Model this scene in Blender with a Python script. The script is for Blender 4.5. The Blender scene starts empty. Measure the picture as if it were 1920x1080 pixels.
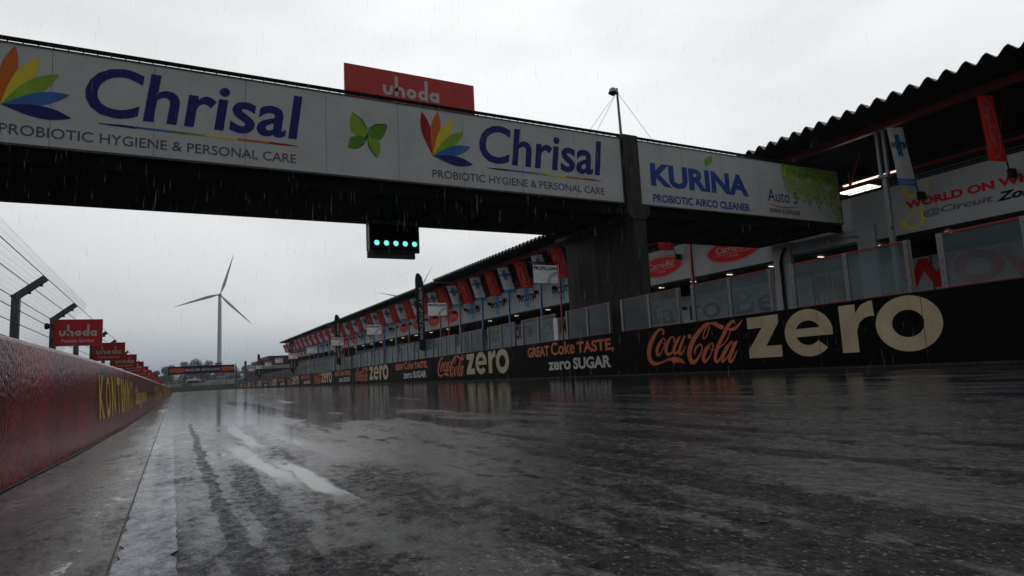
import bpy, math, random
from math import radians as R_, sin, cos, pi
from mathutils import Vector as V, Matrix
from mathutils.geometry import tessellate_polygon
random.seed(7)
sc = bpy.context.scene
COL = sc.collection
K = 0.0151                      # the track falls gently away from the camera
def G(y): return -K * y

# ------------------------------------------------------------------ materials
MATS = {}
def nd(nt, t, **kw):
    n = nt.nodes.new(t)
    for k, v in kw.items(): setattr(n, k, v)
    return n
def mat(name, rgb, rough=.5, dirt=.25, scale=1.5, bump=0., bscale=40., metal=0., coat=0., spec=.5, stretch=(1, 1, 1), dirtcol=None, emit=None, rnoise=0.):
    m = bpy.data.materials.new(name); m.use_nodes = True
    nt = m.node_tree; L = nt.links; b = nt.nodes['Principled BSDF']
    b.inputs['Roughness'].default_value = rough
    b.inputs['Metallic'].default_value = metal
    b.inputs['Coat Weight'].default_value = coat
    b.inputs['Coat Roughness'].default_value = .12
    b.inputs['Specular IOR Level'].default_value = spec
    tc = nd(nt, 'ShaderNodeTexCoord'); mp = nd(nt, 'ShaderNodeMapping')
    L.new(tc.outputs['Object'], mp.inputs[0]); mp.inputs['Scale'].default_value = stretch
    n = nd(nt, 'ShaderNodeTexNoise'); n.inputs['Scale'].default_value = scale; n.inputs['Detail'].default_value = 6; n.inputs['Roughness'].default_value = .65
    L.new(mp.outputs[0], n.inputs['Vector'])
    rp = nd(nt, 'ShaderNodeValToRGB'); rp.color_ramp.elements[0].position = .3; rp.color_ramp.elements[1].position = .72
    d = dirtcol or tuple(c * (1 - dirt) for c in rgb)
    rp.color_ramp.elements[0].color = (*d, 1); rp.color_ramp.elements[1].color = (*rgb, 1)
    L.new(n.outputs['Fac'], rp.inputs[0]); L.new(rp.outputs[0], b.inputs['Base Color'])
    if rnoise:
        mr = nd(nt, 'ShaderNodeMapRange'); mr.inputs['To Min'].default_value = max(.02, rough - rnoise); mr.inputs['To Max'].default_value = rough + rnoise
        mr.inputs['From Min'].default_value = .3; mr.inputs['From Max'].default_value = .7
        L.new(n.outputs['Fac'], mr.inputs[0]); L.new(mr.outputs[0], b.inputs['Roughness'])
    if bump:
        n2 = nd(nt, 'ShaderNodeTexNoise'); n2.inputs['Scale'].default_value = bscale; n2.inputs['Detail'].default_value = 3
        L.new(mp.outputs[0], n2.inputs['Vector'])
        bp = nd(nt, 'ShaderNodeBump'); bp.inputs['Strength'].default_value = 1; bp.inputs['Distance'].default_value = bump
        L.new(n2.outputs['Fac'], bp.inputs['Height']); L.new(bp.outputs[0], b.inputs['Normal'])
    if emit:
        b.inputs['Emission Color'].default_value = (*emit[0], 1); b.inputs['Emission Strength'].default_value = emit[1]
    MATS[name] = m
    return m
mat('white_board', (.56, .575, .59), .45, .22, .9, dirtcol=(.45, .47, .47), spec=.12)
mat('white_wall', (.46, .48, .50), .6, .25, .5, stretch=(1, 1, .3), spec=.12)
mat('white_metal', (.68, .69, .70), .4, .1)
mat('dark_navy', (.010, .013, .05), .5, .1, spec=.12)
mat('navy', (.022, .025, .16), .5, .1, spec=.12)
mat('blue_ink', (.03, .075, .34), .5, .15, spec=.12)
mat('black_ink', (.012, .012, .014), .5, .1, spec=.12)
mat('grey_ink', (.16, .16, .17), .5, .1, spec=.12)
mat('dark_grey_ink', (.10, .10, .14), .5, .1, spec=.12)
mat('red_board', (.55, .018, .02), .45, .12)
mat('red_ink', (.60, .012, .018), .5, .1, spec=.12)
mat('crimson_ink', (.36, .012, .03), .5, .1, spec=.12)
mat('orange_ink', (.62, .15, .03), .5, .1, spec=.12)
mat('yellow_ink', (.75, .60, .05), .5, .1, spec=.12)
mat('lime_ink', (.28, .46, .05), .5, .3, 2, spec=.12)
mat('spring_ink', (.46, .56, .16), .5, .3, 2, spec=.12)
mat('white_sign', (.80, .81, .82), .4, .12, 1.5)
mat('green_ink', (.12, .33, .03), .5, .4, 3, spec=.12)
mat('sky_ink', (.05, .17, .46), .5, .2, spec=.12)
mat('cyan_ink', (.04, .34, .68), .5, .15, spec=.12)
mat('purple_ink', (.25, .08, .3), .5, .1, spec=.12)
mat('cream_ink', (.54, .47, .32), .5, .22, 1.3, dirtcol=(.40, .30, .20), spec=.12)
mat('pale_ink', (.55, .55, .56), .5, .1, spec=.12)
mat('coke_orange', (.62, .16, .07), .5, .15, spec=.12)
mat('wall_black', (.005, .0045, .005), .65, .4, 2., bump=.002, bscale=20, spec=.05)
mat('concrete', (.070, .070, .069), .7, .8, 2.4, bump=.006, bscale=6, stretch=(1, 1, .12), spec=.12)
mat('concrete_light', (.36, .37, .38), .6, .3, .8, stretch=(1, 1, .2))
mat('dark_steel', (.035, .036, .038), .45, .3, 3)
mat('steel_grey', (.22, .23, .24), .4, .25, 2, metal=.3)
mat('fence_steel', (.14, .155, .16), .4, .35, 4, metal=.3)
mat('wire', (.05, .05, .055), .5, .2, metal=.5)
mat('red_paint', (.36, .015, .02), .35, .25, 2)
mat('blue_paint', (.02, .14, .42), .35, .2, 2)
mat('grey_paint', (.32, .33, .34), .4, .25, 2)
mat('roof_sheet', (.16, .16, .158), .6, .45, 1.2, stretch=(.3, 1, 1))
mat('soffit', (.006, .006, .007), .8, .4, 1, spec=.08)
mat('garage_dark', (.05, .053, .055), .7, .3, 1, spec=.12)
mat('black_rubber', (.006, .006, .007), .5, .3, 5, spec=.12)
mat('turbine_white', (.55, .56, .58), .45, .08, .05)
mat('foliage_near', (.05, .06, .035), .8, .5, 3)
mat('foliage_far', (.045, .065, .045), .85, .4, .5)
mat('bark', (.05, .04, .03), .8, .3, 4)
mat('grass', (.038, .040, .030), .95, .45, .3, spec=.0)
mat('wet_joint', (.055, .055, .052), .6, .8, 9, spec=.15, bump=.003, bscale=60)
mat('wet_leaf', (.006, .005, .004), .8, .3, 30)
mat('lamp_cyan', (.2, .8, .7), .3, 0, emit=((.20, 1., .86), 1.0))
mat('lamp_white', (.8, .8, .8), .3, 0, emit=((1., .97, .90), 1.6))
mat('lamp_warm', (.8, .8, .8), .3, 0, emit=((1., .86, .66), 1.3))
mat('gantry_orange', (.60, .10, .015), .5, .15)

def cloth(name, rgb):
    m = bpy.data.materials.new(name); m.use_nodes = True; nt = m.node_tree; L = nt.links
    b = nt.nodes['Principled BSDF']; out = nt.nodes['Material Output']
    tc = nd(nt, 'ShaderNodeTexCoord'); n = nd(nt, 'ShaderNodeTexNoise'); n.inputs['Scale'].default_value = 2.5; n.inputs['Detail'].default_value = 4
    L.new(tc.outputs['Object'], n.inputs[0])
    rp = nd(nt, 'ShaderNodeValToRGB'); rp.color_ramp.elements[0].color = (*[c * .82 for c in rgb], 1); rp.color_ramp.elements[1].color = (*rgb, 1)
    rp.color_ramp.elements[0].position = .3; rp.color_ramp.elements[1].position = .7
    L.new(n.outputs['Fac'], rp.inputs[0]); L.new(rp.outputs[0], b.inputs['Base Color'])
    b.inputs['Roughness'].default_value = .7
    t = nd(nt, 'ShaderNodeBsdfTranslucent'); L.new(rp.outputs[0], t.inputs[0])
    mx = nd(nt, 'ShaderNodeMixShader'); mx.inputs[0].default_value = .6
    L.new(b.outputs[0], mx.inputs[1]); L.new(t.outputs[0], mx.inputs[2]); L.new(mx.outputs[0], out.inputs[0])
    MATS[name] = m
cloth('cloth_red', (.80, .03, .022)); cloth('cloth_white', (.80, .82, .84)); cloth('cloth_blue', (.04, .32, .70))
cloth('cloth_pale', (.85, .85, .85)); cloth('cloth_black', (.012, .012, .013)); cloth('cloth_ink', (.02, .02, .025))

def glass_mat():
    m = bpy.data.materials.new('screen_glass'); m.use_nodes = True; nt = m.node_tree; L = nt.links
    b = nt.nodes['Principled BSDF']; out = nt.nodes['Material Output']
    tc = nd(nt, 'ShaderNodeTexCoord'); n = nd(nt, 'ShaderNodeTexNoise'); n.inputs['Scale'].default_value = .9; n.inputs['Detail'].default_value = 5
    L.new(tc.outputs['Object'], n.inputs[0])
    b.inputs['Base Color'].default_value = (.20, .25, .27, 1); b.inputs['Roughness'].default_value = .12
    t = nd(nt, 'ShaderNodeBsdfTransparent'); t.inputs[0].default_value = (.74, .80, .82, 1)
    mr = nd(nt, 'ShaderNodeMapRange'); mr.inputs['From Min'].default_value = .3; mr.inputs['From Max'].default_value = .7
    mr.inputs['To Min'].default_value = .20; mr.inputs['To Max'].default_value = .36
    L.new(n.outputs['Fac'], mr.inputs[0])
    mx = nd(nt, 'ShaderNodeMixShader'); L.new(mr.outputs[0], mx.inputs[0])
    L.new(t.outputs[0], mx.inputs[1]); L.new(b.outputs[0], mx.inputs[2]); L.new(mx.outputs[0], out.inputs[0])
    MATS['screen_glass'] = m
glass_mat()

# red wall with rain running over gloss paint
def wet_red():
    m = bpy.data.materials.new('wet_red_wall'); m.use_nodes = True; nt = m.node_tree; L = nt.links
    b = nt.nodes['Principled BSDF']
    tc = nd(nt, 'ShaderNodeTexCoord'); mp = nd(nt, 'ShaderNodeMapping'); mp.inputs['Scale'].default_value = (1, 1, .30); mp.inputs['Rotation'].default_value = (R_(-14), 0, 0)
    L.new(tc.outputs['Object'], mp.inputs[0])
    n = nd(nt, 'ShaderNodeTexNoise'); n.inputs['Scale'].default_value = 85; n.inputs['Detail'].default_value = 1; L.new(mp.outputs[0], n.inputs[0])
    n3 = nd(nt, 'ShaderNodeTexNoise'); n3.inputs['Scale'].default_value = 2.2; n3.inputs['Detail'].default_value = 4; L.new(tc.outputs['Object'], n3.inputs[0])
    rp = nd(nt, 'ShaderNodeValToRGB'); rp.color_ramp.elements[0].color = (.085, .002, .005, 1); rp.color_ramp.elements[1].color = (.20, .006, .012, 1)
    rp.color_ramp.elements[0].position = .35; rp.color_ramp.elements[1].position = .65
    L.new(n3.outputs['Fac'], rp.inputs[0]); L.new(rp.outputs[0], b.inputs['Base Color'])
    b.inputs['Roughness'].default_value = .16; b.inputs['Specular IOR Level'].default_value = .36
    bp = nd(nt, 'ShaderNodeBump'); bp.inputs['Strength'].default_value = 1.; bp.inputs['Distance'].default_value = .0095
    L.new(n.outputs['Fac'], bp.inputs['Height']); L.new(bp.outputs[0], b.inputs['Normal'])
    MATS['wet_red_wall'] = m
    m2 = m.copy(); m2.name = 'wet_yellow_print'; r2 = [x for x in m2.node_tree.nodes if x.type == 'VALTORGB'][0]
    r2.color_ramp.elements[0].color = (.40, .33, .01, 1); r2.color_ramp.elements[1].color = (.60, .48, .02, 1)
    MATS['wet_yellow_print'] = m2
wet_red()

# wet asphalt: dark base, water film of uneven thickness, coarse aggregate showing through, glints painted as pale specks
def wet(name, base_lo, base_hi, film_lo, film_hi, bump, bias=0., lanes_on=False):
    m = bpy.data.materials.new(name); m.use_nodes = True; nt = m.node_tree; L = nt.links
    b = nt.nodes['Principled BSDF']; b.inputs['IOR'].default_value = 1.36
    tc = nd(nt, 'ShaderNodeTexCoord')
    def noise(scale, detail, st=(1, 1, 1), rgh=.6, rot=0):
        mp = nd(nt, 'ShaderNodeMapping'); mp.inputs['Scale'].default_value = st; mp.inputs['Rotation'].default_value = (0, 0, rot)
        L.new(tc.outputs['Object'], mp.inputs[0])
        n = nd(nt, 'ShaderNodeTexNoise'); n.inputs['Scale'].default_value = scale; n.inputs['Detail'].default_value = detail; n.inputs['Roughness'].default_value = rgh
        L.new(mp.outputs[0], n.inputs[0]); return n.outputs['Fac']
    def rng(src, a, c, lo, hi):
        mr = nd(nt, 'ShaderNodeMapRange'); mr.clamp = True
        for k, v in zip(('From Min', 'From Max', 'To Min', 'To Max'), (a, c, lo, hi)): mr.inputs[k].default_value = v
        L.new(src, mr.inputs[0]); return mr.outputs[0]
    def mth(op, a, c):
        q = nd(nt, 'ShaderNodeMath', operation=op)
        for i, s in enumerate((a, c)):
            if isinstance(s, (int, float)): q.inputs[i].default_value = s
            else: L.new(s, q.inputs[i])
        return q.outputs[0]
    lanes = noise(2.6, 4, (1, .07, 1), .55)            # long wear strips along the track
    patch = noise(1.6, 9, (1, .38, 1), .70)
    fine = noise(11, 8, (1, .6, 1), .78)
    grit = noise(150, 2, (1, 1, 1), .5)
    f = mth('ADD', mth('MULTIPLY', lanes, .34), mth('ADD', mth('MULTIPLY', patch, .40), mth('MULTIPLY', fine, .26)))
    sepx = nd(nt, 'ShaderNodeSeparateXYZ'); L.new(tc.outputs['Object'], sepx.inputs[0])
    deep = rng(sepx.outputs[1], 1.2, 11, -.03, .11)          # water stands deeper in the dip beyond the first metres
    f = mth('ADD', f, deep)
    if lanes_on:                                        # porous darker wheel tracks near the edge line
        wob = mth('MULTIPLY', mth('SUBTRACT', noise(3.5, 5, (1, .5, 1), .7), .5), .16)
        def lane(x0, k, w, y0, y1, amt):
            q = mth('ADD', mth('SUBTRACT', sepx.outputs[0], x0), mth('ADD', mth('MULTIPLY', sepx.outputs[1], k), wob))
            a = rng(mth('ABSOLUTE', q, 0), w * .5, w * 1.5, 1, 0)
            return mth('MULTIPLY', mth('MULTIPLY', a, rng(sepx.outputs[1], y0, y1, 1, 0)), amt)
        pw = mth('ADD', mth('MULTIPLY', mth('SUBTRACT', noise(9, 7, (1, .22, 1), .68), .5), .15), mth('MULTIPLY', mth('SUBTRACT', noise(2.6, 3, (1, .3, 1), .5), .5), .12))
        def pool(x0, k, w, y0, y1):
            q = mth('ADD', mth('SUBTRACT', sepx.outputs[0], x0), mth('ADD', mth('MULTIPLY', sepx.outputs[1], k), pw))
            a = rng(mth('ABSOLUTE', q, 0), w * .72, w * 1.2, 1, 0)
            yy = mth('ADD', sepx.outputs[1], mth('MULTIPLY', pw, 5.))
            return mth('MULTIPLY', a, mth('MULTIPLY', rng(yy, y0, y0 + .5, 0, 1), rng(yy, y1 - .8, y1, 1, 0)))
        pud = mth('MAXIMUM', mth('MAXIMUM', pool(.46, 0, .062, 4.7, 8.6), pool(.605, .0565, .060, 2.9, 5.7)), mth('MAXIMUM', pool(.6235, .0294, .046, 2.3, 4.4), mth('MULTIPLY', pool(.98, .03, .10, 3.6, 7.2), .55)))
        pud = mth('MAXIMUM', pud, mth('MULTIPLY', pool(1.3, .0, .25, 9, 22), .6))
        f = mth('SUBTRACT', f, lane(.155, .012, .024, 8, 16, .15))
        f = mth('SUBTRACT', f, lane(.27, .0, .04, 3.2, 4.4, .14))
        f = mth('SUBTRACT', f, lane(1.62, -.06, .12, 6, 9, .07))
        f = mth('SUBTRACT', f, lane(1.30, -.05, .06, 4, 8, .06))
    film = rng(f, .45 + bias, .555 + bias, 0, 1)          # 0 dry-ish and rough, 1 smooth film
    b_r = mth('MULTIPLY', rng(film, 0, 1, film_hi, film_lo), rng(noise(26, 5, (1, .6, 1), .8), .40, .60, .6, 1.7))
    if lanes_on:
        npud = mth('SUBTRACT', 1, pud); b_r = mth('ADD', mth('MULTIPLY', b_r, npud), mth('MULTIPLY', pud, .05))
    L.new(b_r, b.inputs['Roughness'])
    rp = nd(nt, 'ShaderNodeValToRGB'); rp.color_ramp.elements[0].color = (*base_lo, 1); rp.color_ramp.elements[1].color = (*base_hi, 1)
    rp.color_ramp.elements[0].position = .35; rp.color_ramp.elements[1].position = .68
    L.new(mth('ADD', mth('MULTIPLY', fine, .45), mth('MULTIPLY', noise(45, 3), .55)), rp.inputs[0]); glint_speck = rng(noise(85, 2, (1, .6, 1), .5), .63, .70, 0, .8)  # wet glints put into the base colour as sparse pale specks
    mxc = nd(nt, 'ShaderNodeMix', data_type='RGBA'); L.new(glint_speck, mxc.inputs[0]); L.new(rp.outputs[0], mxc.inputs[6]); mxc.inputs[7].default_value = (.13, .135, .14, 1)
    L.new(mxc.outputs[2], b.inputs['Base Color'])
    sp = rng(f, .445 + bias, .545 + bias, .05, 1.15); gn = noise(20, 7, (1, .6, 1), .82); gr = rng(gn, .38, .62, .10, 1.65)
    spc = mth('MULTIPLY', sp, gr)
    if lanes_on: spc = mth('ADD', mth('MULTIPLY', spc, npud), mth('MULTIPLY', pud, 1.3))
    L.new(spc, b.inputs['Specular IOR Level'])
    hgt = mth('MULTIPLY', mth('ADD', mth('MULTIPLY', grit, .35), mth('MULTIPLY', noise(42, 3, (1, .75, 1), .65), 2.4)), rng(film, 0, 1, 1., .20))
    if lanes_on: hgt = mth('MULTIPLY', hgt, rng(pud, 0, 1, 1, .035))
    bp = nd(nt, 'ShaderNodeBump'); bp.inputs['Strength'].default_value = 1.; bp.inputs['Distance'].default_value = bump
    L.new(hgt, bp.inputs['Height']); L.new(bp.outputs[0], b.inputs['Normal'])
    MATS[name] = m
wet('wet_asphalt', (.005, .005, .006), (.026, .027, .029), .07, .24, .0011, lanes_on=True)
wet('wet_line', (.03, .033, .04), (.30, .32, .38), .07, .28, .0012, bias=-.02)
wet('wet_apron', (.010, .010, .011), (.036, .037, .040), .06, .26, .0012)
def water():
    m = bpy.data.materials.new('puddle_water'); m.use_nodes = True; nt = m.node_tree; b = nt.nodes['Principled BSDF']
    b.inputs['Base Color'].default_value = (.03, .03, .032, 1); b.inputs['Roughness'].default_value = .04; b.inputs['IOR'].default_value = 1.36
    tc = nd(nt, 'ShaderNodeTexCoord'); n = nd(nt, 'ShaderNodeTexNoise'); n.inputs['Scale'].default_value = 14
    nt.links.new(tc.outputs['Object'], n.inputs[0])
    bp = nd(nt, 'ShaderNodeBump'); bp.inputs['Distance'].default_value = .0007
    nt.links.new(n.outputs['Fac'], bp.inputs['Height']); nt.links.new(bp.outputs[0], b.inputs['Normal'])
    MATS['puddle_water'] = m
water()
def rain_mat():
    m = bpy.data.materials.new('rain_streak_splash'); m.use_nodes = True; nt = m.node_tree; out = nt.nodes['Material Output']
    b = nt.nodes['Principled BSDF']; b.inputs['Base Color'].default_value = (.75, .78, .8, 1); b.inputs['Roughness'].default_value = .3
    t = nd(nt, 'ShaderNodeBsdfTransparent'); mx = nd(nt, 'ShaderNodeMixShader'); mx.inputs[0].default_value = .19
    tr = nd(nt, 'ShaderNodeBsdfTranslucent'); ad = nd(nt, 'ShaderNodeMixShader'); ad.inputs[0].default_value = .85
    nt.links.new(b.outputs[0], ad.inputs[1]); nt.links.new(tr.outputs[0], ad.inputs[2])
    nt.links.new(t.outputs[0], mx.inputs[1]); nt.links.new(ad.outputs[0], mx.inputs[2]); nt.links.new(mx.outputs[0], out.inputs[0])
    MATS['rain_streak_splash'] = m
rain_mat()

# ------------------------------------------------------------------ mesh builder
_tc = {}
def text_geo(s, off, shear, sp):
    k = (s, off, shear, sp)
    if k in _tc: return _tc[k]
    c = bpy.data.curves.new('lettering_tmp', 'FONT'); c.body = s; c.offset = off; c.shear = shear; c.space_character = sp; c.resolution_u = 4
    o = bpy.data.objects.new('lettering_tmp', c); COL.objects.link(o)
    dg = bpy.context.evaluated_depsgraph_get(); dg.update()
    me = o.evaluated_get(dg).to_mesh()
    vs = [(v.co.x, v.co.y) for v in me.vertices]; fs = [tuple(p.vertices) for p in me.polygons]
    o.evaluated_get(dg).to_mesh_clear()
    bpy.data.objects.remove(o); bpy.data.curves.remove(c)
    xs = [a for a, _ in vs]; ys = [b for _, b in vs]
    _tc[k] = (vs, fs, min(xs), max(xs), min(ys), max(ys))
    return _tc[k]
class F:                       # a flat frame: origin, right, up
    def __init__(s, o, u, v): s.o = V(o); s.u = V(u).normalized(); s.v = V(v).normalized(); s.n = s.u.cross(s.v)
    def __call__(s, a, b, c=0): return s.o + s.u * a + s.v * b + s.n * c
class MB:
    def __init__(s): s.v = []; s.f = []; s.m = []; s.names = []
    def mi(s, m):
        if m not in s.names: s.names.append(m)
        return s.names.index(m)
    def add(s, vs, fs, m):
        b = len(s.v); s.v += [tuple(x) for x in vs]; i = s.mi(m)
        for f in fs: s.f.append(tuple(b + k for k in f)); s.m.append(i)
    def quad(s, a, b, c, d, m): s.add([a, b, c, d], [(0, 1, 2, 3)], m)
    def box(s, x0, x1, y0, y1, z0, z1, m):
        s.hexa([(x0, y0, z0), (x1, y0, z0), (x1, y1, z0), (x0, y1, z0), (x0, y0, z1), (x1, y0, z1), (x1, y1, z1), (x0, y1, z1)], m)
    def hexa(s, p, m): s.add(p, [(3, 2, 1, 0), (4, 5, 6, 7), (0, 1, 5, 4), (1, 2, 6, 5), (2, 3, 7, 6), (3, 0, 4, 7)], m)
    def fbox(s, fr, a0, a1, b0, b1, c0, c1, m):
        s.hexa([fr(a0, b0, c1), fr(a1, b0, c1), fr(a1, b0, c0), fr(a0, b0, c0), fr(a0, b1, c1), fr(a1, b1, c1), fr(a1, b1, c0), fr(a0, b1, c0)], m)
    def beam(s, a, b, w, h, m, up=(0, 0, 1)):
        a = V(a); b = V(b); d = (b - a).normalized(); u = V(up)
        if abs(d.dot(u)) > .98: u = V((0, 1, 0))
        x = d.cross(u).normalized() * w / 2; y = x.cross(d).normalized() * h / 2
        s.hexa([a - x - y, a + x - y, b + x - y, b - x - y, a - x + y, a + x + y, b + x + y, b - x + y], m)
    def tube(s, pts, rs, m, n=8, cap=True):
        pts = [V(p) for p in pts]
        if not isinstance(rs, (list, tuple)): rs = [rs] * len(pts)
        vs = []; fs = []
        for i, p in enumerate(pts):
            d = (pts[min(i + 1, len(pts) - 1)] - pts[max(i - 1, 0)]).normalized()
            u = V((0, 0, 1)) if abs(d.z) < .95 else V((0, 1, 0))
            x = d.cross(u).normalized(); y = x.cross(d).normalized()
            for k in range(n): vs.append(p + (x * cos(2 * pi * k / n) + y * sin(2 * pi * k / n)) * rs[i])
        for i in range(len(pts) - 1):
            for k in range(n): fs.append((i * n + k, i * n + (k + 1) % n, (i + 1) * n + (k + 1) % n, (i + 1) * n + k))
        if cap: fs += [tuple(range(n))[::-1], tuple((len(pts) - 1) * n + k for k in range(n))]
        s.add(vs, fs, m)
    def lathe(s, o, prof, m, n=16, ax=(0, 0, 1)):
        a = V(ax).normalized(); u = V((1, 0, 0)) if abs(a.x) < .9 else V((0, 1, 0)); x = a.cross(u).normalized(); y = a.cross(x)
        o = V(o); vs = []; fs = []
        for r, h in prof:
            for k in range(n): vs.append(o + a * h + (x * cos(2 * pi * k / n) + y * sin(2 * pi * k / n)) * r)
        for i in range(len(prof) - 1):
            for k in range(n): fs.append((i * n + k, i * n + (k + 1) % n, (i + 1) * n + (k + 1) % n, (i + 1) * n + k))
        s.add(vs, fs, m)
    def poly(s, fr, pts, m, c=.004):
        p3 = [V((a, b, 0)) for a, b in pts]; t = tessellate_polygon([p3])
        fs = []
        for x in t:
            A, B, C = (p3[i] for i in x)
            fs.append(tuple(x) if (B - A).cross(C - A).z > 0 else tuple(x[::-1]))
        s.add([fr(a, b, c) for a, b in pts], fs, m)
    def ring(s, fr, cx, cy, rx, ry, ix, iy, m, c=.004, a0=0, a1=360, n=48):
        vs = []; fs = []
        full = abs(a1 - a0) >= 360
        k = n if full else n + 1
        for i in range(k):
            t = R_(a0 + (a1 - a0) * i / n)
            vs += [fr(cx + ix * cos(t), cy + iy * sin(t), c), fr(cx + rx * cos(t), cy + ry * sin(t), c)]
        for i in range(n): j = (i + 1) % k; fs.append((2 * i, 2 * i + 1, 2 * j + 1, 2 * j))
        s.add(vs, fs, m)
    def disc(s, fr, cx, cy, rx, ry, m, c=.004, n=40):
        s.poly(fr, [(cx + rx * cos(2 * pi * i / n), cy + ry * sin(2 * pi * i / n)) for i in range(n)], m, c)
    def stroke(s, fr, pts, m, c=.004, sub=6):
        P = [V((a, b, w)) for a, b, w in pts]; Q = []
        for i in range(len(P) - 1):
            p0 = P[max(i - 1, 0)]; p1 = P[i]; p2 = P[i + 1]; p3 = P[min(i + 2, len(P) - 1)]
            for k in range(sub):
                t = k / sub
                Q.append(.5 * ((2 * p1) + (p2 - p0) * t + (2 * p0 - 5 * p1 + 4 * p2 - p3) * t * t + (3 * p1 - p0 - 3 * p2 + p3) * t ** 3))
        Q.append(P[-1]); vs = []; fs = []
        for i, q in enumerate(Q):
            d = Q[min(i + 1, len(Q) - 1)] - Q[max(i - 1, 0)]; d.z = 0; d.normalize(); h = max(q.z, .002) / 2
            vs += [fr(q.x - d.y * h, q.y + d.x * h, c), fr(q.x + d.y * h, q.y - d.x * h, c)]
        for i in range(len(Q) - 1): fs.append((2 * i, 2 * i + 1, 2 * i + 3, 2 * i + 2))
        s.add(vs, fs, m)
    def text(s, fr, t, a, b, w, h, m, off=0., shear=0., c=.004, sp=1., slope=0.):
        vs, fs, x0, x1, y0, y1 = text_geo(t, off, shear, sp)
        kx = w / (x1 - x0); ky = h / (y1 - y0)
        s.add([fr(a + (x - x0) * kx, b + (y - y0) * ky, c) for x, y in vs], fs, m)
    def build(s, name, parent=None, smooth=False, loc=None, rotz=0, bevel=0):
        me = bpy.data.meshes.new(name)
        o = bpy.data.objects.new(name, me)
        vs = s.v
        if loc is not None:
            L = V(loc); vs = [tuple(V(v) - L) for v in vs]
        me.from_pydata(vs, [], s.f)
        for n in s.names: me.materials.append(MATS[n])
        me.polygons.foreach_set('material_index', s.m)
        if smooth: me.polygons.foreach_set('use_smooth', [True] * len(s.f))
        me.update(); COL.objects.link(o)
        if loc is not None: o.location = loc
        if parent is not None: o.parent = parent
        if bevel:
            md = o.modifiers.new('bevel', 'BEVEL'); md.width = bevel; md.segments = 2; md.limit_method = 'ANGLE'
        return o
def tag(o, label=None, cat=None, group=None, kind=None):
    for k, v in (('label', label), ('category', cat), ('group', group), ('kind', kind)):
        if v: o[k] = v
    return o
def thing(name, loc, label, cat, group=None):
    o = bpy.data.objects.new(name, None); o.location = loc; o.empty_display_size = .2; COL.objects.link(o)
    return tag(o, label, cat, group)
KIDS = {}
def copy_tree(o, loc, label, group=None):
    n = o.copy(); COL.objects.link(n); n.location = loc; n['label'] = label
    if group: n['group'] = group
    for ch in [c for c in bpy.data.objects if c.parent == o]:
        c = ch.copy(); COL.objects.link(c); c.parent = n
        for g in [x for x in bpy.data.objects if x.parent == ch]:
            d = g.copy(); COL.objects.link(d); d.parent = c
    return n
def part(mb, name, root, parent=None, **kw):
    """link a part whose vertices are in world space under a thing standing at root.location"""
    o = mb.build(name, None, loc=tuple(root.location), **kw)
    o.location = (0, 0, 0); o.parent = parent or root
    return o

# ================================================================== camera
Rm = ((0.8851368097614805, -0.012892129979880061, -0.46515225570758106),
      (-0.4627031436527688, -0.13046711591520693, -0.8768603837091816),
      (-0.049382475222634656, 0.9913688136356469, -0.12144647583003812))
cam = bpy.data.cameras.new('camera'); co = bpy.data.objects.new('camera', cam); COL.objects.link(co)
cam.sensor_width = 36; cam.lens = 36 * 1156 / 1920; cam.clip_start = .05; cam.clip_end = 6000
M = Matrix(Rm).to_4x4(); M.translation = V((0, 0, .45)); co.matrix_world = M
sc.camera = co

# ================================================================== the setting: ground, track, paint
def strip(name, xl, xr, ys, m, dz=0., zf=None, kind='structure'):
    mb = MB(); vs = []; fs = []
    for y in ys:
        z = (zf or G)(y) + dz
        vs += [(xl(y) if callable(xl) else xl, y, z), (xr(y) if callable(xr) else xr, y, z)]
    for i in range(len(ys) - 1): fs.append((2 * i, 2 * i + 1, 2 * i + 3, 2 * i + 2))
    mb.add(vs, fs, m); o = mb.build(name); o['kind'] = kind; return o
def terrain_z(y):
    if y < 235: return G(y) - .02
    if y < 300: return G(235) - .02 + (y - 235) / 65 * 1.1
    return G(235) - .02 + 1.1
YS = [-60, -20, 0, 20, 60, 120, 180, 235, 260, 300, 500, 1000, 1690]
strip('ground', -1280, 1680, YS, 'grass', -.03, terrain_z)
YT = [-40, -10, 0, 3, 6, 10, 20, 40, 80, 130, 180, 250]
LX = lambda y: .022 - .0172 * y
wallx = [(-30, -1.2), (0, -.93), (3, -.86), (4.5, -.80), (6.8, -.755), (9.4, -.745), (14, -.77), (22, -.84), (33, -.96), (50, -1.16), (83, -1.55), (130, -2.3), (200, -3.5)]
def wx(y):
    for (a, p), (b, q) in zip(wallx, wallx[1:]):
        if y <= b: return p + (q - p) * max(0, (y - a)) / (b - a)
    return wallx[-1][1]
strip('track', lambda y: LX(y) - .158, 16.2, YT, 'wet_asphalt', .004)
YF = [-40, -10] + [.3 + .045 * i for i in range(260)] + [16, 20, 40, 80, 130, 180, 250]
je = random.Random(4); worn = {}
def wear(y, s):
    if not .2 < y < 12.1: return 0
    k = (round(y, 3), s)
    if k not in worn: worn[k] = je.gauss(0, .0035) + (.012 * je.random() if je.random() < .08 else 0)
    return worn[k]
strip('edge_line', lambda y: LX(y) - .156 + abs(wear(y, 0)), lambda y: LX(y) - .002 - abs(wear(y, 1)), YF, 'wet_line', .007)
strip('joint', lambda y: LX(y) - .164, lambda y: LX(y) - .158, YT, 'wet_joint', .003)
strip('joint', lambda y: wx(y) - .02, lambda y: wx(y) + .03, YT, 'wet_joint', .005)
strip('run_off', lambda y: wx(y) - .1, lambda y: LX(y) - .164, YT + [], 'wet_apron', .0)
strip('kerb_channel', 16.2, 17.05, YT, 'wet_apron', .012)
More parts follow.
